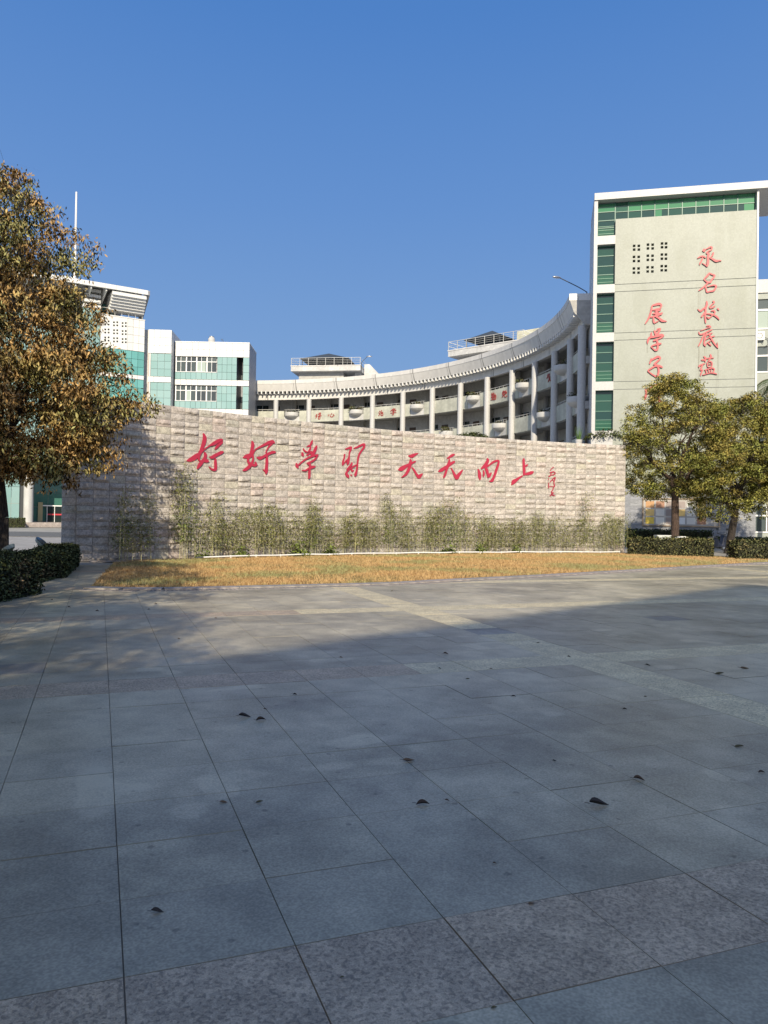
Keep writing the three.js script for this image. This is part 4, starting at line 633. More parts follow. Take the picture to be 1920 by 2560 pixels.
  mesh('end_fin', new THREE.ExtrudeGeometry(new THREE.Shape([[-1.9, topP - .2], [Z, yl - .02], [Z, yt - .02], [-1.9, yt - .02], [-2.6, topP - .2]].map((p) => new THREE.Vector2(...p))), { depth: .22, bevelEnabled: false }).rotateY(-Math.PI / 2).translate(xe + .23, 0, 0), mat.greyStone, rf);
  slab('roof_box', X(165, 700), X(206, 700), yt, yt + 1.6, -6, -3, mat.whitePlain, rf);
  // entrance portal
  const po = new THREE.Group(); po.name = 'entrance_portal'; b.add(po);
  const yW = Y(100, 1166), xp = X(50, 1230), plinth = Y(100, 1306);
  slab('canopy_edge', xl, X(190, 1170), yW - .1, yW + .22, -.4, .9, mat.white, po); slab('canopy_soffit', xl, X(190, 1170), yW + .23, yW + .42, -4, .7, mat.concrete, po);
  slab('recess_wall', xl, X(250, 1200), plinth, yW - .12, -5.2, -5, M(.30, .33, .32, .6), po);
  for (let k = 0; k < 6; k++) for (let j = 0; j < 3; j++) slab('portal_pane', X(88, 1230, -4) + k * 1.6, X(88, 1230, -4) + k * 1.6 + 1.54, plinth + .1 + j * 1.75, plinth + .1 + j * 1.75 + 1.7, -4.98, -4.9, mat.portalGlass, po);
  panels('glass_panel', X(8, 1230), xp, plinth + .2, yW - .5, 2, 3, -.6, -.4, .04, mat.teal, po); slab('pier', xp + .05, xp + .7, plinth, yW - .12, -1.6, -.6, mat.steelDark, po);
  const cc = mesh('round_column', new THREE.CylinderGeometry(.52, .52, yW - plinth - .1, 24).translate(0, (yW - plinth - .1) / 2 + plinth, 0), mat.whitePlain, po); cc.position.set(X(72, 1230), 0, -.2);
  const xd = X(118, 1280, -4.4), dr = new THREE.Group(); dr.name = 'glass_door'; b.add(dr);
  for (let k = 0; k < 3; k++) { slab('door_leaf', xd + k * .85 + .04, xd + k * .85 + .8, plinth + .03, plinth + 1.9, -4.6, -4.56, mat.darkGlass, dr); slab('red_stripe', xd + k * .85 + .04, xd + k * .85 + .8, plinth + .85, plinth + 1.02, -4.55, -4.54, M(.55, .04, .06, .5), dr); slab('frame_bar', xd + k * .85 - .03, xd + k * .85 + .03, plinth, plinth + 2.0, -4.62, -4.5, mat.frame, dr); }
  slab('frame_bar', xd - .5, xd + 3, plinth + 1.93, plinth + 2.06, -4.63, -4.49, mat.frame, dr); slab('door_side', xd - 1.0, xd - .5, plinth, plinth + 2.4, -4.7, -4.5, M(.42, .36, .2, .5), dr);
  mesh('plinth', [box(xl, X(60, 1300), -.02, plinth - .003, -6, 1.5), box(X(60, 1300) + .003, X(250, 1300), -.02, plinth - .003, -6, .6)], mat.kerb[2], b); mesh('step', box(X(70, 1300), X(170, 1300), -.02, plinth * .5, .603, 1.0), mat.kerb[0], b);
  // sign panels with outlined characters
  const sg = new THREE.Group(); sg.name = 'sign_panels'; b.add(sg); panels('sign_panel', xl, X(176, 1150), yW + .45, Y(100, 1131), 11, 1, .5, .62, .03, mat.teal, sg);
  const put = (strokes, label) => { const ox = 0, oy = 1090, k = 180 / 1659, all = strokes.flat(), mx = all.reduce((a, p) => a + p[0], 0) / all.length, my = all.reduce((a, p) => a + p[1], 0) / all.length, [u0, y0] = f.uv(ox + mx * k, oy + my * k, .66), map = (x, y) => { const [u, h] = f.uv(ox + x * k, oy + y * k, .66); return [u - u0, h - y0]; }; map.k = (map(mx, my)[1] - map(mx, my + 100)[1]) / 100;
    const m = mesh('sign_character', brush(strokes.map((s) => s.map(([x, y, w]) => [x, y, w || 12])), map, .08, -.03), mat.pink); m.position.copy(f.world(u0, y0, .66)); m.rotation.y = f.turn; tag(m, label, 'character', 'pink characters above the entrance'); };
  put([[[300, 470], [400, 440]], [[390, 450], [330, 520], [230, 560]], [[350, 490], [480, 462], [502, 520], [470, 590], [420, 592]], [[390, 530], [430, 545]]], 'pink entrance character of loose sweeping strokes behind the tree branch');
  put([[[610, 500], [660, 470]], [[640, 460], [650, 560]], [[690, 450], [840, 455]], [[700, 490], [820, 480]], [[760, 440], [740, 600]], [[680, 540], [800, 530], [870, 570]], [[600, 570], [640, 545]]], 'pink entrance character with a crowded middle, between its two neighbours');
  put([[[1112, 440], [1070, 470]], [[1122, 482], [1088, 522]], [[1120, 504], [1120, 622]], [[1180, 456], [1322, 452]], [[1250, 430], [1246, 482]], [[1170, 486], [1318, 482], [1312, 524], [1176, 526], [1172, 490]], [[1160, 548], [1330, 542]], [[1178, 580], [1172, 612]], [[1225, 572], [1240, 612], [1320, 612], [1332, 582]], [[1350, 575], [1372, 605]]], 'pink entrance character nearest the end of the stone wall');
  const mast = thing('lightning_mast', 'thin white mast rising from the panelled building roof', 'mast', f.world(X(187, 695, -3), yt + .0, -3).toArray()); const h = f.y(189, 486, -3) - yt;
  mesh('base_plate', new THREE.CylinderGeometry(.3, .34, .3, 12).translate(0, 1.62, 0), mat.metal, mast); mesh('lower_tube', new THREE.CylinderGeometry(.15, .18, h * .4, 10).translate(0, h * .2 + .3, 0), mat.white, mast); mesh('upper_tube', new THREE.CylinderGeometry(.11, .14, h * .6, 10).translate(0, h * .7 + .31, 0), mat.white, mast); mesh('clamp_ring', new THREE.CylinderGeometry(.2, .2, .14, 10).translate(0, h * .4 + .3, 0), mat.metal, mast);
}
{ // stepped link and window wing
  const f = new Facade(363, 95.2, 428, 95.4), b = thing('panel_link_block', 'narrow white topped block of turquoise panels between tower and window wing', 'building', [f.A.x, 0, f.A.z], f.turn), X = (px) => f.x(px, 900), Y = (py) => f.y(400, py), W = X(428);
  mesh('body', box(-1.6, W - .02, 0, Y(824), -10, -.25), mat.whitePlain, b);
  panels('panel', 0, W, Y(883), Y(824), 4, 3, -.25, 0, .03, mat.whitePanel, b);
  for (const [t, o] of [[884, 941], [956, 1014], [1029, 1087]]) { slab('brown_strip', .02, X(374), Y(o), Y(t), -.25, -.05, mat.brownStrip, b); slab('white_trim', X(374), X(374) + .12, Y(o), Y(t), -.25, .03, mat.white, b); panels('glass_panel', X(374) + .14, W, Y(o), Y(t), 3, 3, -.25, -.02, .03, mat.teal, b); panels('panel', 0, W, Y(o + 14.5), Y(o + .5), 4, 1, -.25, .02, .03, mat.whitePanel, b); }
  slab('lower_wall', 0, W, 0, Y(1102), -.3, -.05, mat.teal[0], b);
}
{
  const f = new Facade(431, 97, 623, 97.2), b = thing('window_wing', 'white and turquoise wing with two rows of white framed windows', 'building', [f.A.x, 0, f.A.z], f.turn), X = (px) => f.x(px, 900), Y = (py) => f.y(530, py), W = X(623);
  const ox = X(592), oy = X(608);
  mesh('body', [box(.02, ox - .02, 0, Y(857), -6, -.35), box(oy + .02, W, 0, Y(857), -6, -.35), box(ox - .02, oy + .02, 0, Y(857), -6, -3.4)], mat.greyStone, b);
  panels('panel', 0, W, Y(892), Y(857), 13, 2, -.34, 0, .03, mat.whitePanel, b);
  slab('coping', -.02, W + .03, Y(857) + .003, Y(857) + .12, -6, .05, mat.white, b);
  for (const t of [892, 964.5, 1037]) {
    const B = t + 57, wx = X(543);
    // windows: four pairs, each a frame with panes and a fanlight
    for (let k = 0; k < 4; k++) {
      const a = .05 + k * (wx - .1) / 4, w = (wx - .1) / 4, y1 = Y(t + 1), y0 = Y(t + 38), g = new THREE.Group(); g.name = 'window'; b.add(g); const tr = y0 + (y1 - y0) * .70;
      for (let s = 0; s < 2; s++) { const p = a + .12 + s * (w - .2) / 2; slab('pane', p, p + (w - .2) / 2 - .05, y0 + .05, tr - .04, -.2, -.17, rnd() < .22 ? mat.curtain : pick(mat.windowGlass), g); slab('pane', p, p + (w - .2) / 2 - .05, tr + .04, y1 - .05, -.2, -.17, pick(mat.windowGlass), g); slab('frame_bar', p - .05, p, y0 + .003, y1 - .003, -.22, -.12, mat.frame, g); }
      slab('frame_bar', a, a + .1, y0 + .003, y1 - .003, -.25, -.05, mat.frame, g); slab('frame_bar', a + .1, a + w - .02, tr - .05, tr + .03, -.225, -.13, mat.frame, g); slab('window_sill', a, a + w, y0 - .06, y0, -.25, .04, mat.frame, g);
    }
    panels('glass_panel', 0, wx, Y(B), Y(t + 39) - .02, 8, 1, -.34, -.03, .03, mat.teal, b);
    panels('glass_panel', wx + .02, ox, Y(B), Y(t) - .01, 4, 3, -.34, -.02, .03, mat.teal, b);
    panels('glass_panel', oy, W, Y(B), Y(t) - .01, 1, 3, -.34, -.02, .03, mat.teal, b);
    slab('opening_back', ox + .05, oy - .05, Y(B) + .02, Y(t) - 1.5, -3.38, -3.3, mat.windowGlass[1], b);
    panels('panel', 0, W, Y(B + 14.7), Y(B + .6), 13, 1, -.34, .03, .03, mat.whitePanel, b);
  }
  slab('lower_wall', 0, W, 0, Y(1110), -.34, -.05, mat.teal[1], b);
  const tank = thing('water_tank', 'pale domed water tank on the window wing roof', 'water tank'); tank.position.copy(f.world(X(522), Y(857) + .12, -1.5)); mesh('tank_body', new THREE.LatheGeometry([[0, 0], [.42, 0], [.44, .7], [.36, .82], [.30, .86], [.30, .94], [0, .97]].map((p) => new THREE.Vector2(...p)), 20), mat.whitePlain, tank); mesh('tank_lid', new THREE.CylinderGeometry(.32, .32, .05, 16).translate(0, 1.0, 0), mat.metal, tank);
  const an = thing('antenna', 'small bent antenna beside the roof water tank', 'antenna'); an.position.copy(f.world(X(553), Y(857) + .12, -1.5)); mesh('stem', limb(V(0, 0, 0), V(-.15, .8, 0), .03, .02), mat.steelDark, an); mesh('prong', [limb(V(-.1, .55, 0), V(-.35, .75, 0), .025, .02), limb(V(-.35, .75, 0), V(-.3, .5, 0), .02, .015)], mat.steelDark, an);
}
structure('road', box(-140, -12.6, -.044, -.012, -66, -53), mat.asphalt);
// ---------- building behind the camera whose roof edge throws the plaza shadow ----------
{
  const b = thing('shading_building', 'tall plain building behind the viewer that shades the plaza', 'building');
  const H = 19, k = H / Math.tan(SUN_EL), sx = k * Math.sin(SUN_AZ), sz = k * Math.cos(SUN_AZ);
  const c = ground(1864, 1461), e = ground(600, 1633), dir = e.clone().sub(c).normalize();
  b.position.set(c.x + sx, 0, c.z + sz); b.rotation.y = Math.atan2(-dir.z, dir.x);          // local x runs from the corner along the front
  const front = V(Math.sin(b.rotation.y), 0, Math.cos(b.rotation.y)).dot(V(0, 0, 1)) > 0 ? 1 : -1;
  const z0 = front > 0 ? 0 : -14, z1 = z0 + 14;
  mesh('wall', box(0, 46, 0, H - .5, z0 + .05, z1 - .05), mat.whitePlain, b); mesh('parapet', box(-.0, 46.05, H - .498, H, z0, z1), mat.white, b);
  const zf = front > 0 ? z0 : z1; for (let j = 0; j < 4; j++) for (let i = 0; i < 11; i++) slab('window', 1.5 + i * 4, 4.2 + i * 4, 1.4 + j * 4.4, 3.4 + j * 4.4, zf - .02 * front - (front > 0 ? .0 : -.0) - .06, zf + .06, mat.darkGlass, b);
}
// ---------- vegetation ----------
function leafCloud(n, place, size, colours, droop = .5) {      // folded leaves, vertex coloured
  const P = new Float32Array(n * 12), N = new Float32Array(n * 12), C = new Float32Array(n * 12), I = new Uint32Array(n * 6), d = V(0, 0, 0), s = V(0, 0, 0), q = V(0, 0, 0), nn = V(0, 0, 0);
  for (let i = 0; i < n; i++) {
    const c = place(i), L = size * rr(.7, 1.25) * (c.s || 1), w = L * (c.w || .36);
    d.set(rr(-1, 1), rr(-1, .7) - droop, rr(-1, 1)).normalize(); s.set(rr(-1, 1), rr(-.6, .6), rr(-1, 1)).cross(d).normalize(); nn.copy(s).cross(d).normalize(); if (nn.y < 0) nn.negate();
    const v = [[0, 0], [.5, .5], [1, 0], [.5, -.5]], col = c.c || pick(colours), f = rr(.75, 1.25);
    for (let k = 0; k < 4; k++) { const o = i * 12 + k * 3; q.copy(c.p).addScaledVector(d, v[k][0] * L).addScaledVector(s, v[k][1] * w * 2 * .5).addScaledVector(nn, k === 2 ? -L * .15 : k % 2 ? L * .06 : 0); P[o] = q.x; P[o + 1] = q.y; P[o + 2] = q.z; N[o] = nn.x; N[o + 1] = nn.y; N[o + 2] = nn.z; C[o] = col[0] * f; C[o + 1] = col[1] * f; C[o + 2] = col[2] * f; }
    I.set([i * 4, i * 4 + 1, i * 4 + 2, i * 4, i * 4 + 2, i * 4 + 3], i * 6);
  }
  const g = new THREE.BufferGeometry(); g.setAttribute('position', new THREE.BufferAttribute(P, 3)); g.setAttribute('normal', new THREE.BufferAttribute(N, 3)); g.setAttribute('color', new THREE.BufferAttribute(C, 3)); g.setIndex(new THREE.BufferAttribute(I, 1)); return g;
}
const leafMat = new THREE.MeshPhysicalMaterial({ color: 0xffffff, vertexColors: true, roughness: .62, side: THREE.DoubleSide, transmission: .3, thickness: 0, specularIntensity: .4 });
const hedgeMat = new THREE.MeshStandardMaterial({ color: 0xffffff, vertexColors: true, roughness: .75, side: THREE.DoubleSide });
function lerpProfile(p, h) { for (let i = 0; i < p.length - 1; i++) if (h >= p[i][0] && h <= p[i + 1][0]) return p[i][1] + (p[i + 1][1] - p[i][1]) * (h - p[i][0]) / (p[i + 1][0] - p[i][0]); return 0; }
function tree(o) {                                              // o: fork, profile [[height, radius]], clusters, leaves, size, colours, trunkR, lean, bark
  const wood = [], lean = o.lean || V(0, 0, 0), fork = V(lean.x * .4, o.fork, lean.z * .4), mid = V(lean.x * .12 + rr(-.05, .05), o.fork * .5, rr(-.05, .05));
  const uvs = (g, r, L) => { const u = g.attributes.uv; for (let i = 0; i < u.count; i++) u.setXY(i, u.getX(i) * 6 * r, u.getY(i) * L); return g; };
  wood.push(uvs(limb(V(0, -.1, 0), V(mid.x * .4, .35, mid.z * .4), o.trunkR * 1.35, o.trunkR * 1.06, 10), o.trunkR, .5), uvs(limb(V(mid.x * .4, .35, mid.z * .4), mid, o.trunkR * 1.06, o.trunkR * .95, 10), o.trunkR, 1), uvs(limb(mid, fork, o.trunkR * .95, o.trunkR * .82, 10), o.trunkR, 1));
  const top = o.profile.at(-1)[0], bot = o.profile[0][0], nodes = [[fork, o.trunkR * .8]], seed = rnd() * 50;
  for (let k = 0; k < o.limbs; k++) {                           // main limbs bending outward and up
    const a = (k + rr(-.3, .3)) / o.limbs * 6.283 + (o.turn || 0), h = bot + (top - bot) * rr(.35, .9), R = lerpProfile(o.profile, h) * rr(.45, .75); let p = fork.clone().add(V(0, rr(-.5, .3), 0)), r = o.trunkR * rr(.42, .62); const end = V(Math.cos(a) * R + lean.x * h / top, h, Math.sin(a) * R + lean.z * h / top);
    for (let j = 1; j <= 5; j++) { const t = j / 5, q = fork.clone().lerp(end, t); q.y = fork.y + (end.y - fork.y) * Math.pow(t, .85); q.x += rr(-.18, .18); q.z += rr(-.18, .18); const r2 = r * .78; wood.push(limb(p, q, r, r2, 6)); nodes.push([q.clone(), r2]); p = q; r = r2; }
    const own = nodes.slice(-5); for (let j = 0; j < 13; j++) { const s = j < 5 ? own[j] : j < 8 ? own[j - 3] : nodes[nodes.length - 1 - Math.floor(rnd() * 9)], b = a + rr(-1.7, 1.7), l = rr(.5, 1.3), q = s[0].clone().add(V(Math.cos(b) * l, rr(-.1, .9), Math.sin(b) * l)); const m = s[0].clone().lerp(q, .5).add(V(0, .12, 0)); wood.push(limb(s[0], m, s[1] * .5, s[1] * .36, 5), limb(m, q, s[1] * .36, s[1] * .2, 5)); nodes.push([m, s[1] * .36], [q, s[1] * .2]); }
  }
  const clumps = []; let tries = 0;                            // leaf masses at the branch ends, flattened, with air between them
  while (clumps.length < o.clumps && tries++ < 9000) { const h = rr(bot + .3, top - .15), R = lerpProfile(o.profile, h), a = rnd() * 6.283, f = Math.sqrt(rr(.12, 1)) * .93, p = V(Math.cos(a) * R * f + lean.x * h / top, h, Math.sin(a) * R * f + lean.z * h / top), r = (o.clumpR || .8) * rr(.7, 1.2) * (.62 + .38 * Math.min(1, R / 2.5)); if (clumps.every((q) => q.p.distanceTo(p) > (q.r + r) * .52)) clumps.push({ p, r }); }
  const cl = []; let guard = 0;
  if (o.clumps) while (cl.length < o.clusters) { const c = pick(clumps), x = rr(-1, 1), y = rr(-1, 1), z = rr(-1, 1), l = Math.hypot(x, y, z) || 1, q = Math.pow(rnd(), .4) * c.r / l, p = V(c.p.x + x * q, c.p.y + y * q * .62, c.p.z + z * q); if (rnd() < (o.thinTop || 0) * Math.max(0, (p.y / top - .55) / .45)) continue; cl.push(p); }
  while (cl.length < o.clusters && guard++ < o.clusters * 40) {
    const h = rr(bot, top), R = lerpProfile(o.profile, h), a = rnd() * 6.283, f = Math.pow(rnd(), .42), wob = 1 + .14 * per.noise(Math.cos(a) * 1.7 + seed, h * .55, Math.sin(a) * 1.7), p = V(Math.cos(a) * R * f * wob + lean.x * h / top, h, Math.sin(a) * R * f * wob + lean.z * h / top);
    if (per.noise(p.x * .62 + seed, p.y * .75, p.z * .62) < (o.gap ?? -.12)) continue;
    if (rnd() < (o.thinTop || 0) * Math.max(0, (h / top - .55) / .45)) continue;
    cl.push(p);
  }
  const tone = cl.map(() => rr(.85, 1.15)), reds = cl.map((p) => per.noise(p.x * .8 + 9, p.y * .8 + seed, p.z * .8));
  cl.forEach((p) => { let best = null, bd = 1e9; for (const [n, r] of nodes) { const d = n.distanceToSquared(p); if (d < bd) { bd = d; best = [n, r]; } } if (bd < .8 && rnd() < (o.twigs || .6)) { const m = best[0].clone().lerp(p, .55).add(V(rr(-.1, .1), rr(.0, .2), rr(-.1, .1))); wood.push(limb(best[0], m, .012, .008, 3), limb(m, p, .008, .004, 3)); } });
  const per1 = o.leaves, sp = o.spread;
  const geo = leafCloud(cl.length * per1, (i) => { const k = Math.floor(i / per1), c = cl[k], x = rr(-1, 1), y = rr(-1, 1), z = rr(-1, 1), l = Math.hypot(x, y, z) || 1, q = Math.pow(rnd(), .5) * sp / l; const list = reds[k] > (o.rustAt ?? .16) ? o.rust : reds[k] < -.2 ? o.green : o.colours; const b0 = list[Math.floor(((k * 0.618) % 1) * list.length)], b1 = pick(list), f = tone[k]; return { p: V(c.x + x * q, c.y + y * q * .7, c.z + z * q), c: [0, 1, 2].map((j) => (b0[j] * .7 + b1[j] * .3) * f), w: o.leafW }; }, o.size, o.colours, o.droop);
  const strip = wood.map((g) => { const q = g; q.deleteAttribute('normal'); q.computeVertexNormals(); return q; });
  return { wood: mergeGeometries(strip), crown: geo };
}
function plantTree(name, geo, x, d, turn, bark, label, group, scale = 1) { const t = thing(name, label, 'tree', [x, 0, -d], turn, group); t.scale.setScalar(scale); mesh('trunk', geo.wood, bark, t); mesh('crown', geo.crown, leafMat, t); return t; }
const autumn = { rust: [[.58, .37, .15], [.56, .39, .15], [.55, .36, .15], [.60, .40, .16]], colours: [[.51, .40, .16], [.53, .41, .16], [.49, .39, .155], [.54, .40, .155], [.48, .39, .155]], green: [[.42, .40, .155], [.44, .405, .16], [.41, .39, .15]] };
const broad = { rust: [[.52, .42, .12], [.49, .415, .12], [.48, .41, .115]], colours: [[.44, .43, .11], [.46, .435, .115], [.43, .42, .11], [.47, .43, .11]], green: [[.39, .42, .11], [.41, .43, .11], [.38, .41, .105]] };
const oldTree = tree({ rustAt: -.02, clumps: 130, clumpR: 1.0, lean: V(-.45, 0, 0), fork: 3.0, trunkR: .17, limbs: 9, turn: .4, profile: [[2.6, 2.2], [3.2, 3.3], [4.0, 3.8], [4.8, 4.2], [5.6, 3.9], [6.2, 3.6], [7.0, 2.8], [8.6, 2.3], [9.8, 2.3], [10.7, 1.6], [11.4, .9], [12, .2]], clusters: 4200, leaves: 22, spread: .30, size: .14, leafW: .34, droop: .75, gap: -.10, thinTop: .62, twigs: .75, ...autumn });
const leftTree = plantTree('autumn_tree', oldTree, -11.32, 22.6, 0, mat.barkDark, 'large autumn tree with brown and olive leaves beside the end of the stone wall');
const shadeTree = tree({ fork: 2.8, trunkR: .16, limbs: 8, profile: [[2.4, 1.6], [3.6, 3.6], [5, 4.3], [7, 3.8], [9, 2.4], [10.2, .6]], clusters: 1150, leaves: 17, spread: .42, size: .2, leafW: .38, droop: .6, gap: -.16, twigs: .3, ...autumn });
plantTree('autumn_tree', shadeTree, -12.2, 12.2, 1, mat.barkDark, 'autumn tree outside the view shading the lawn edge, between two others', 'trees along the plaza edge');
plantTree('autumn_tree', shadeTree, -8.2, 3.2, 2.6, mat.barkDark, 'autumn tree outside the view shading the plaza paving', 'trees along the plaza edge', 1.12);
plantTree('autumn_tree', shadeTree, -4.9, -6.5, 4.1, mat.barkDark, 'autumn tree behind the viewer shading the middle of the plaza', 'trees along the plaza edge');
const rtA = tree({ clumps: 105, clumpR: .78, fork: 3.5, trunkR: .22, limbs: 8, turn: .2, profile: [[3.0, 1.5], [3.7, 3.1], [5, 3.7], [6.3, 3.6], [7.6, 2.8], [8.6, 1.9], [9.3, 1.0], [9.8, .2]], clusters: 2300, leaves: 34, spread: .24, size: .105, leafW: .42, droop: .25, gap: -.2, twigs: .5, ...broad });
const rtB = tree({ clumps: 115, clumpR: .80, fork: 2.3, trunkR: .22, limbs: 8, turn: .9, lean: V(.9, 0, 0), profile: [[1.9, 1.6], [2.6, 2.9], [4, 3.5], [5.6, 3.8], [7, 3.1], [8.2, 2.0], [9, .5]], clusters: 2500, leaves: 34, spread: .24, size: .105, leafW: .42, droop: .25, gap: -.2, twigs: .5, ...broad });
{ const a = atDepth(1686, 1340, 42), b = atDepth(1822, 1340, 43.5), c = atDepth(2010, 1340, 43);
  plantTree('round_tree', rtA, a.x, 42, 0, mat.bark, 'round headed tree with a reddish straight trunk before the notice board');
  plantTree('round_tree', rtB, b.x, 43.5, 0, mat.barkDark, 'low branching round tree with a dark leaning trunk beside the motor scooter');
  plantTree('round_tree', rtA, c.x, 43, 2.2, mat.bark, 'round tree cut by the picture edge beyond the leaning trunk'); }
// ---------- hedges ----------
function hedge(pts, h, w, density, size, label, group, cols) {   // pts: centre line in world x, depth
  const o = thing('clipped_hedge', label, 'hedge', [pts[0][0], 0, -pts[0][1]], 0, group), core = [], seg = [];
  for (let i = 0; i < pts.length - 1; i++) { const [x0, d0] = pts[i], [x1, d1] = pts[i + 1], L = Math.hypot(x1 - x0, d1 - d0), a = Math.atan2(d1 - d0, x1 - x0); seg.push([x0 - pts[0][0], d0 - pts[0][1], L, a]); core.push(box(i ? 0 : .05, L - .05, 0, h - .07, -w / 2 + .07, w / 2 - .07).rotateY(a).translate(x0 - pts[0][0], 0, -(d0 - pts[0][1]))); }
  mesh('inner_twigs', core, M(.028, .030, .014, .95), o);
  const total = seg.reduce((s, q) => s + q[2], 0), n = Math.round((total * (2 * h + w) + 2 * w * h) * density);
  mesh('foliage', leafCloud(n, () => {
    let r = rnd() * total, k = 0; while (k < seg.length - 1 && r > seg[k][2]) r -= seg[k++][2]; const [sx, sd, L, a] = seg[k], m = rnd() * (2 * h + w + 2 * w * h / total); let u = Math.min(r, L), v, y;
    if (m < h) { v = -w / 2; y = rnd() * h; } else if (m < 2 * h) { v = w / 2; y = rnd() * h; } else if (m < 2 * h + w) { y = h; v = (rnd() - .5) * w; } else { u = rnd() < .5 ? 0 : L; v = (rnd() - .5) * w; y = rnd() * h; }
    const j = .03 + .05 * per.noise(u * 2.3, y * 3, v * 3 + sx), dp = -rr(-.03, .09) + j; v += Math.sign(v) * dp * (Math.abs(Math.abs(v) - w / 2) < .01 ? 1 : 0); if (m >= 2 * h && m < 2 * h + w) y += dp; const x = sx + Math.cos(a) * u + Math.sin(a) * v, z = -(sd + Math.sin(a) * u - Math.cos(a) * v) ;
    const dry = per.noise(u * 1.6 + sx, y * 2.5, v * 2 + 3); return { p: V(x, Math.max(.02, y), z), c: pick(dry > .22 && cols.dry ? cols.dry : cols.leaf), w: .5 };
  }, size, cols.leaf, .1), hedgeMat, o);
  return o;
}
const hedgeCols = { leaf: [[.085, .115, .04], [.11, .135, .045], [.07, .09, .035], [.13, .14, .05]], dry: [[.24, .16, .08], [.19, .15, .07], [.12, .13, .045]] };
{
  const g = (x, y) => { const p = ground(x, y); return [p.x, -p.z]; };
  const off = ([x, d], ox, od) => [x + ox, d + od];
  const a = g(60, 1500), b = g(70, 1462);
  // near hedge and the longer one behind it, both running back along the path
  hedge([[-7.62, 10.6], [-7.72, 15.7]], .68, 1.35, 1500, .055, 'dark clipped hedge block at the plaza corner, nearer than the dry edged one', undefined, hedgeCols);
  hedge([[-15.6, 17.5], [-8.15, 18.5]], .68, 1.2, 1300, .055, 'clipped hedge with a dry brown corner beside the path', undefined, hedgeCols);
  hedge([[-8.55, 19.15], [-10.25, 24.3]], .64, .95, 1200, .055, 'clipped hedge running along the path to the wall end', undefined, { leaf: hedgeCols.leaf, dry: hedgeCols.leaf });
  const r0 = g(1582, 1388), r1 = g(1795, 1395), r2 = g(1838, 1399);
  hedge([[r0[0], r0[1] + .6], [r1[0], r1[1] + .6]], .86, 1.0, 420, .085, 'clipped green hedge between the stone wall end and the gap', undefined, { leaf: [[.15, .17, .06], [.19, .19, .07], [.12, .14, .05], [.22, .21, .08]], dry: [[.25, .21, .09], [.18, .18, .06]] });
  hedge([[r1[0] - .25, r1[1] + 1.15], [r1[0] - .0, r1[1] + 5]], .86, .9, 300, .085, 'short clipped hedge turning back beside the gap in the hedge row', undefined, { leaf: [[.07, .09, .028], [.09, .10, .03]] });
  hedge([[r2[0] + .1, r2[1] + .5], [r2[0] + 6, r2[1] + .9]], .86, 1.0, 420, .085, 'clipped green hedge beyond the gap, under the picture edge tree', undefined, { leaf: [[.15, .17, .06], [.19, .19, .07], [.12, .14, .05], [.22, .21, .08]], dry: [[.25, .21, .09], [.18, .18, .06]] });
  const k0 = atDepth(1568, 1340, 51), k1 = atDepth(1772, 1340, 50.5); hedge([[k0.x, 51], [k1.x, 50.2]], 1.15, 1.1, 260, .09, 'taller clipped hedge along the foot of the grey tower base', undefined, { leaf: [[.07, .11, .022], [.09, .13, .026], [.05, .08, .02]] });
  const m0 = atDepth(1790, 1340, 52), m1 = atDepth(1990, 1340, 50); hedge([[m0.x, 52], [m1.x, 51]], .72, 1.2, 240, .09, 'low dark hedge between scooter and annex windows', undefined, { leaf: [[.05, .085, .02], [.07, .10, .024]] });
  const e0 = atDepth(5, 1300, 84), e1 = atDepth(73, 1300, 84.6); hedge([[e0.x - 6, 79], [e1.x, 83.6]], 1.0, 1.0, 160, .12, 'low hedge before the glass building entrance', undefined, { leaf: [[.08, .11, .03], [.11, .13, .035]] });
}
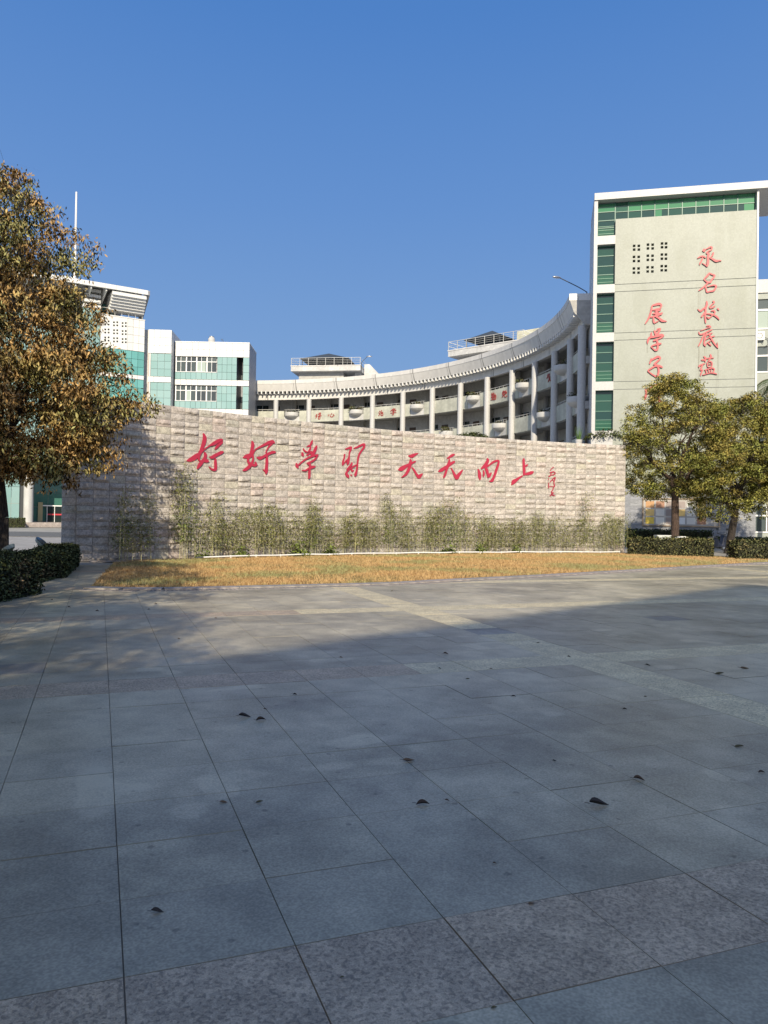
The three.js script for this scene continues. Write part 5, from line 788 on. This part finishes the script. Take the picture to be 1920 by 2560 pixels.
// ---------- bamboo before the wall ----------
{
  const cols = [[.33, .37, .105], [.38, .40, .125], [.29, .33, .09], [.43, .43, .16], [.48, .45, .20]], green = [[.24, .32, .065], [.28, .345, .08], [.20, .27, .06]];
  const variants = Array.from({ length: 9 }, (_, v) => {
    const H = rr(2.3, 3.5), canes = [], tips = []; const n = 3 + Math.floor(rnd() * 3);
    for (let k = 0; k < n; k++) { const x = rr(-.22, .22), z = rr(-.12, .12), h = H * rr(.72, 1), lx = rr(-.3, .3), lz = rr(-.1, .2); canes.push(limb(V(x, 0, z), V(x + lx * .3, h * .55, z + lz * .3), .008, .006, 4), limb(V(x + lx * .3, h * .55, z + lz * .3), V(x + lx, h, z + lz), .006, .003, 4)); tips.push([x, z, h, lx, lz]); }
    const lush = v % 3 === 0, N = lush ? 800 : 600;
    const g = leafCloud(N, () => { const [x, z, h, lx, lz] = pick(tips), t = Math.min(1, rr(.20, 1.02)), b = (t < .5 ? t / .5 * .6 : .6), sp = .12 + .36 * Math.sin(Math.PI * Math.min(1, t * .92)); return { p: V(x + lx * t * b * 1.6 + rr(-sp, sp), h * t + rr(-.05, .05), z + lz * t + rr(-sp, sp) * .7), w: .22, c: pick(lush && t < .6 ? green : cols) }; }, .10, cols, .35);
    return { canes: mergeGeometries(canes), g };
  });
  let s = 1.9; let i = 0;
  while (s < 28.7) {
    const v = variants[(i * 5 + Math.floor(rnd() * 3)) % 9], p = wallPoint(s, 0, rr(.42, .72)), gap = s > 3.3 && s < 4.4;
    if (!gap) { const t = thing('bamboo_clump', 'slender pale green bamboo clump planted against the stone wall', 'bamboo', [p.x, .01, p.z], rnd() * 6.28, 'bamboo clumps along the stone wall'); const k = (.84 + .42 * per.noise(s * .55, 1, 2)) * rr(.82, 1.10); t.scale.set(1, k, 1); mesh('canes', v.canes, mat.cane, t); mesh('leaves', v.g, leafMat, t); }
    s += rr(.28, .46); i++;
  }
  const low = leafCloud(420, () => ({ p: V(rr(-.35, .35), Math.abs(rr(0, .5)) * rnd(), rr(-.2, .2)), w: .4 }), .1, green, -.4);
  for (const [px, k] of [[478, .8], [575, 1], [720, 1.3], [800, 1.1], [1100, 1.1], [1180, 1.2], [1268, 1]]) { const [q] = wallSolve(px, 1380), p = wallPoint(q, 0, .85), t = thing('ground_shrub', 'small dark green shrub at the foot of the bamboo', 'shrub', [p.x, .012, p.z], rnd() * 6, 'low shrubs under the bamboo'); t.scale.setScalar(k); mesh('stems', [limb(V(0, 0, 0), V(.1, .3, .05), .012, .006), limb(V(0, 0, 0), V(-.12, .28, -.03), .012, .006)], mat.twig, t); mesh('leaves', low, leafMat, t); }
  // water pipe on short props in front of the bamboo
  const path = []; for (let q = 5.0; q <= 28.6; q += 1.2) path.push(wallPoint(q, .10 + .012 * Math.sin(q * 2.1), 1.15 + .05 * Math.sin(q * 1.3)));
  const pipe = thing('water_pipe', 'thin white pipe on short props along the lawn edge', 'pipe'); mesh('pipe_run', tube(path, .03, 8, 90), mat.pipe, pipe);
  const first = path[0]; mesh('open_end', limb(first, first.clone().add(V(-.25, -.005, .12)), .036, .036, 8), mat.steelDark, pipe);
  path.forEach((p, k) => { if (k) { mesh('pipe_prop', box(-.02, .02, 0, .075, -.02, .02), mat.pipe, pipe).position.set(p.x, .01, p.z); mesh('pipe_collar', new THREE.CylinderGeometry(.038, .038, .05, 8).rotateZ(Math.PI / 2), mat.pipe, pipe).position.copy(p); } });
  const old = thing('loose_plank', 'pale plank lying on the soil at the wall foot', 'plank'); const [q] = wallSolve(232, 1405), pp = wallPoint(q, .03, 1.0); old.position.copy(pp); old.rotation.y = .5; mesh('board', box(-.6, .6, 0, .035, -.07, .07), mat.kerb[2], old); mesh('batten', box(-.5, -.42, -.025, -.001, -.08, .08), mat.kerb[0], old);
}
// ---------- plants on the gallery and podium ----------
{
  const small = leafCloud(260, () => ({ p: V(rr(-.7, .7), Math.abs(rr(-.7, .7)) * rr(.1, 1) , rr(-.4, .4)), w: .25 }), .28, [[.10, .13, .04], [.14, .16, .05], [.16, .13, .05]], -.35);
  for (const b of bowlSpots) { if (b.lv < 2 || b.k > 11) continue; const t = thing('bowl_plant', 'straggling plant growing in a gallery planter bowl', 'plant', b.p.toArray(), rnd() * 6, 'plants in the gallery bowls'); t.scale.setScalar(rr(.7, 1.15)); mesh('stems', [limb(V(0, 0, 0), V(.3, .5, .1), .02, .01), limb(V(0, 0, 0), V(-.3, .45, -.1), .02, .01)], mat.twig, t); mesh('leaves', small, leafMat, t); }
  const bush = leafCloud(1500, () => { const a = rnd() * 6.28, f = Math.sqrt(rnd()); return { p: V(Math.cos(a) * f * 1.6, Math.sqrt(1 - f * f * .9) * rr(.5, 1) * .95, Math.sin(a) * f * .9), w: .45 }; }, .16, [[.08, .11, .03], [.12, .14, .04]], 0);
  const put = (px, py, d, k, label) => { const p = atDepth(px, py, d), t = thing('podium_bush', label, 'bush', [p.x, 7.75, p.z], 0); t.scale.set(k, 1, 1); mesh('stems', [limb(V(0, 0, 0), V(.3, .6, 0), .03, .015), limb(V(0, 0, 0), V(-.4, .5, 0), .03, .015)], mat.twig, t); mesh('leaves', bush, leafMat, t); };
  put(1180, 1085, 61, 1, 'rounded bush showing over the middle of the stone wall top'); put(1525, 1098, 58.6 - 1, 1.2, 'low bush over the stone wall top at the tower foot');
  const spike = []; for (let k = 0; k < 46; k++) { const a = rnd() * 6.28, l = rr(.9, 1.7), q = V(Math.cos(a) * rr(.1, .6), l, Math.sin(a) * rr(.1, .6)), t = new THREE.BufferGeometry(), s = V(-Math.sin(a), 0, Math.cos(a)).multiplyScalar(.035); t.setAttribute('position', new THREE.Float32BufferAttribute([s.x, 0, s.z, -s.x, 0, -s.z, q.x, q.y, q.z], 3)); t.computeVertexNormals(); spike.push(t); }
  const p = atDepth(1447, 1095, 60), t = thing('spiky_plant', 'upright spiky green plant over the stone wall beside the tower', 'plant', [p.x, 7.75, p.z]); mesh('blades', mergeGeometries(spike), M(.11, .20, .05, .6, { side: THREE.DoubleSide }), t);
  const pot = mesh('plant_base', new THREE.CylinderGeometry(.3, .24, .35, 14).translate(0, .17, 0), mat.whitePlain, t);
  // palm between tower and annex
  const pl = thing('palm_tree', 'dark feathery palm between the tower and the annex windows', 'palm tree', [T.world(T.length + 2.6, 0, -3.6).x, 0, T.world(T.length + 2.6, 0, -3.6).z]); mesh('trunk', limb(V(0, 0, 0), V(.1, 12.4, 0), .2, .14, 10), mat.barkDark, pl);
  for (let k = 0; k < 15; k++) { const a = k * 2.4, up = rr(.2, 1.5), L = rr(2.4, 3.2), P = [], q = []; for (let j = 0; j <= 8; j++) { const s = j / 8; q.push(V(Math.cos(a) * L * s, 12.4 + up * Math.sin(s * 2.2) - s * s * 2.6, Math.sin(a) * L * s)); }
    for (let j = 1; j < 8; j++) for (let m = 0; m < 4; m++) { const b = q[j].clone().lerp(q[j + 1], m / 4); for (const sd of [-1, 1]) { const e = V(-Math.sin(a) * sd, -1.1, Math.cos(a) * sd).multiplyScalar(rr(.5, .8)), w = V(Math.cos(a), 0, Math.sin(a)).multiplyScalar(.03); P.push(b.x - w.x, b.y, b.z - w.z, b.x + w.x, b.y, b.z + w.z, b.x + e.x, b.y + e.y, b.z + e.z); } }
    const g = new THREE.BufferGeometry(); g.setAttribute('position', new THREE.Float32BufferAttribute(P, 3)); g.computeVertexNormals(); const fr = mesh('frond', g, M(.055, .09, .03, .6, { side: THREE.DoubleSide }), pl); mesh('frond_rib', tube(q, .02, 4), mat.twig, fr); }
}
// ---------- small things ----------
{
  const cab = thing('utility_cabinet', 'pale grey metal cabinet behind the clipped hedge', 'cabinet'), p = atDepth(1656, 1352, 40.6); cab.position.set(p.x, 0, p.z); mesh('cabinet_body', box(-.34, .34, .05, .95, -.25, .25), M(.62, .66, .60, .5), cab); mesh('cabinet_lid', box(-.37, .37, .952, .99, -.28, .28), M(.68, .71, .66, .5), cab); mesh('cabinet_foot', box(-.3, .3, 0, .048, -.2, .2), mat.joint, cab);
  const cov = thing('white_cover', 'rounded white cover beside the reddish tree trunk', 'cover'), c = atDepth(1702, 1352, 40.4); cov.position.set(c.x, 0, c.z); const s = new THREE.Shape(); s.moveTo(-.36, 0); s.lineTo(-.36, .68); s.quadraticCurveTo(-.28, .90, .05, .92); s.quadraticCurveTo(.30, .92, .34, .86); s.lineTo(.36, 0); mesh('cover_shell', new THREE.ExtrudeGeometry(s, { depth: .4, bevelSize: .03, bevelThickness: .03, bevelSegments: 3 }).translate(0, 0, -.2), mat.white, cov); mesh('cover_base', box(-.42, .42, -.01, .06, -.3, .3), mat.joint, cov);
  // flood lights behind the left hedge
  const fl = (px, py, d, tilt, label) => { const q = atDepth(px, py, d), t = thing('flood_light', label, 'flood light', [q.x, 0, q.z], 0, 'flood lights behind the hedge'); mesh('post', limb(V(0, 0, 0), V(0, q.y - .2, 0), .035, .03, 8), mat.steelDark, t); mesh('yoke', [limb(V(0, q.y - .22, 0), V(.12, q.y - .05, 0), .02, .02), limb(V(0, q.y - .22, 0), V(-.12, q.y - .05, 0), .02, .02)], mat.steelDark, t); const hd = new THREE.Group(); hd.name = 'lamp_head'; hd.position.set(0, q.y, 0); hd.rotation.z = tilt; t.add(hd); mesh('lamp_shell', new THREE.CylinderGeometry(.24, .20, .09, 24), M(.30, .36, .34, .45), hd); mesh('lamp_glass', new THREE.CylinderGeometry(.205, .205, .012, 24).translate(0, .053, 0), mat.windowGlass[1], hd); };
  fl(103, 1357, 25, -.75, 'tilted round flood light beside the wall end'); fl(18, 1374, 21.5, .6, 'round flood light at the foot of the autumn tree');
  // motor scooter
  const q = atDepth(1793, 1350, 46), sc = thing('motor_scooter', 'dark blue motor scooter parked behind the hedge with its mirrors showing', 'scooter', [q.x, 0, q.z], .5), bl = M(.03, .035, .06, .35);
  for (const x of [-.6, .6]) { const w = new THREE.Group(); w.name = 'wheel'; w.position.set(x, .25, 0); sc.add(w); mesh('tyre', new THREE.TorusGeometry(.2, .055, 8, 22), mat.steelDark, w); mesh('rim', new THREE.CylinderGeometry(.13, .13, .05, 16).rotateX(Math.PI / 2), mat.metal, w); }
  mesh('body_shell', new THREE.ExtrudeGeometry(new THREE.Shape([[-.85, .45], [-.75, .72], [-.1, .70], [0, .38], [.35, .36], [.50, .92], [.62, .92], [.66, .52], [.55, .28], [-.35, .26]].map((v) => new THREE.Vector2(...v))), { depth: .2, bevelSize: .04, bevelThickness: .05, bevelSegments: 3 }).translate(0, 0, -.1), bl, sc);
  mesh('seat', new THREE.CapsuleGeometry(.11, .5, 4, 12).rotateZ(Math.PI / 2).scale(1, .6, 1.1).translate(-.42, .78, 0), mat.steelDark, sc); mesh('handlebar', tube([[.42, 1.05, -.34], [.52, 1.0, -.12], [.52, 1.0, .12], [.42, 1.05, .34]], .02), mat.steelDark, sc); mesh('headlight', new THREE.SphereGeometry(.1, 12, 8).scale(.7, .8, 1).translate(.64, .9, 0), mat.windowGlass[1], sc);
  for (const z of [-.3, .3]) { const mi = mesh('mirror', new THREE.SphereGeometry(.075, 10, 8).scale(.35, .8, 1.2).translate(.45, 1.32, z * 1.15), mat.steelDark, sc); mesh('mirror_stem', limb(V(.45, 1.03, z), V(.45, 1.3, z * 1.12), .01, .01), mat.steelDark, mi); }
  // fallen leaves, at the photograph's places
  const leafG = (k) => { const P = [], I = []; for (let j = 0; j <= 6; j++) { const s = j / 6, w = Math.sin(Math.PI * Math.pow(s, .8)) * .34, y = .10 + .22 * Math.sin(s * 3 + k) + .12 * (k % 3); P.push(s - .5, y * .55 + w * .6, -w * .55, s - .5, y * .4 + .01, 0, s - .5, y * .55 + w * .45, w * .6); } for (let j = 0; j < 6; j++) for (let c = 0; c < 2; c++) { const a = j * 3 + c; I.push(a, a + 3, a + 1, a + 1, a + 3, a + 4); } const g = new THREE.BufferGeometry(); g.setAttribute('position', new THREE.Float32BufferAttribute(P, 3)); g.setIndex(I); g.computeVertexNormals(); g.computeBoundingBox(); return g.translate(0, -g.boundingBox.min.y, 0); };
  const gs = [0, 1, 2, 3, 4].map(leafG), ms = [[.06, .035, .022], [.10, .055, .03], [.04, .03, .025], [.15, .09, .045], [.10, .085, .035]].map((c) => M(...c, .8, { side: THREE.DoubleSide }));
  const spots = [[652, 1801, 30], [663, 1774, 10], [612, 1793, 34], [1022, 1903, 36], [1847, 1868, 26], [1904, 1932, 20], [1598, 1951, 32], [1498, 2014, 58], [559, 2007, 24], [648, 2007, 22], [1057, 2012, 40], [1118, 2003, 14], [394, 2282, 36], [1328, 2261, 22], [1235, 2522, 20], [737, 1737, 14], [1115, 1636, 16], [1100, 1672, 10], [1228, 1672, 10], [1169, 1698, 12], [1284, 1742, 14], [1423, 1643, 12], [1620, 1664, 14], [1862, 1672, 26], [1798, 1686, 26], [243, 1528, 12], [173, 1519, 10], [390, 1510, 9], [447, 1597, 10], [980, 1478, 8], [372, 1524, 8], [853, 1645, 10], [1386, 1903, 12], [1614, 1742, 12], [855, 2445, 14], [1562, 1774, 14], [1237, 2160, 12], [130, 1500, 8], [540, 1545, 8], [1345, 1608, 10]];
  spots.forEach(([x, y, w], i) => { const p = ground(x, y), sz = Math.min(.12, w / F * -p.z * .88), t = thing('fallen_leaf', 'dry curled brown leaf lying on the plaza paving', 'leaf', [p.x, .002, p.z], rr(-.5, .5), 'fallen leaves on the plaza'); t.scale.setScalar(sz); mesh('leaf_blade', gs[i % 5], ms[i % 5], t); mesh('leaf_stalk', limb(V(-.5, .12, 0), V(-.78, .2, .08), .02, .012, 4), ms[2], t); });
}
renderer.render(scene, camera);
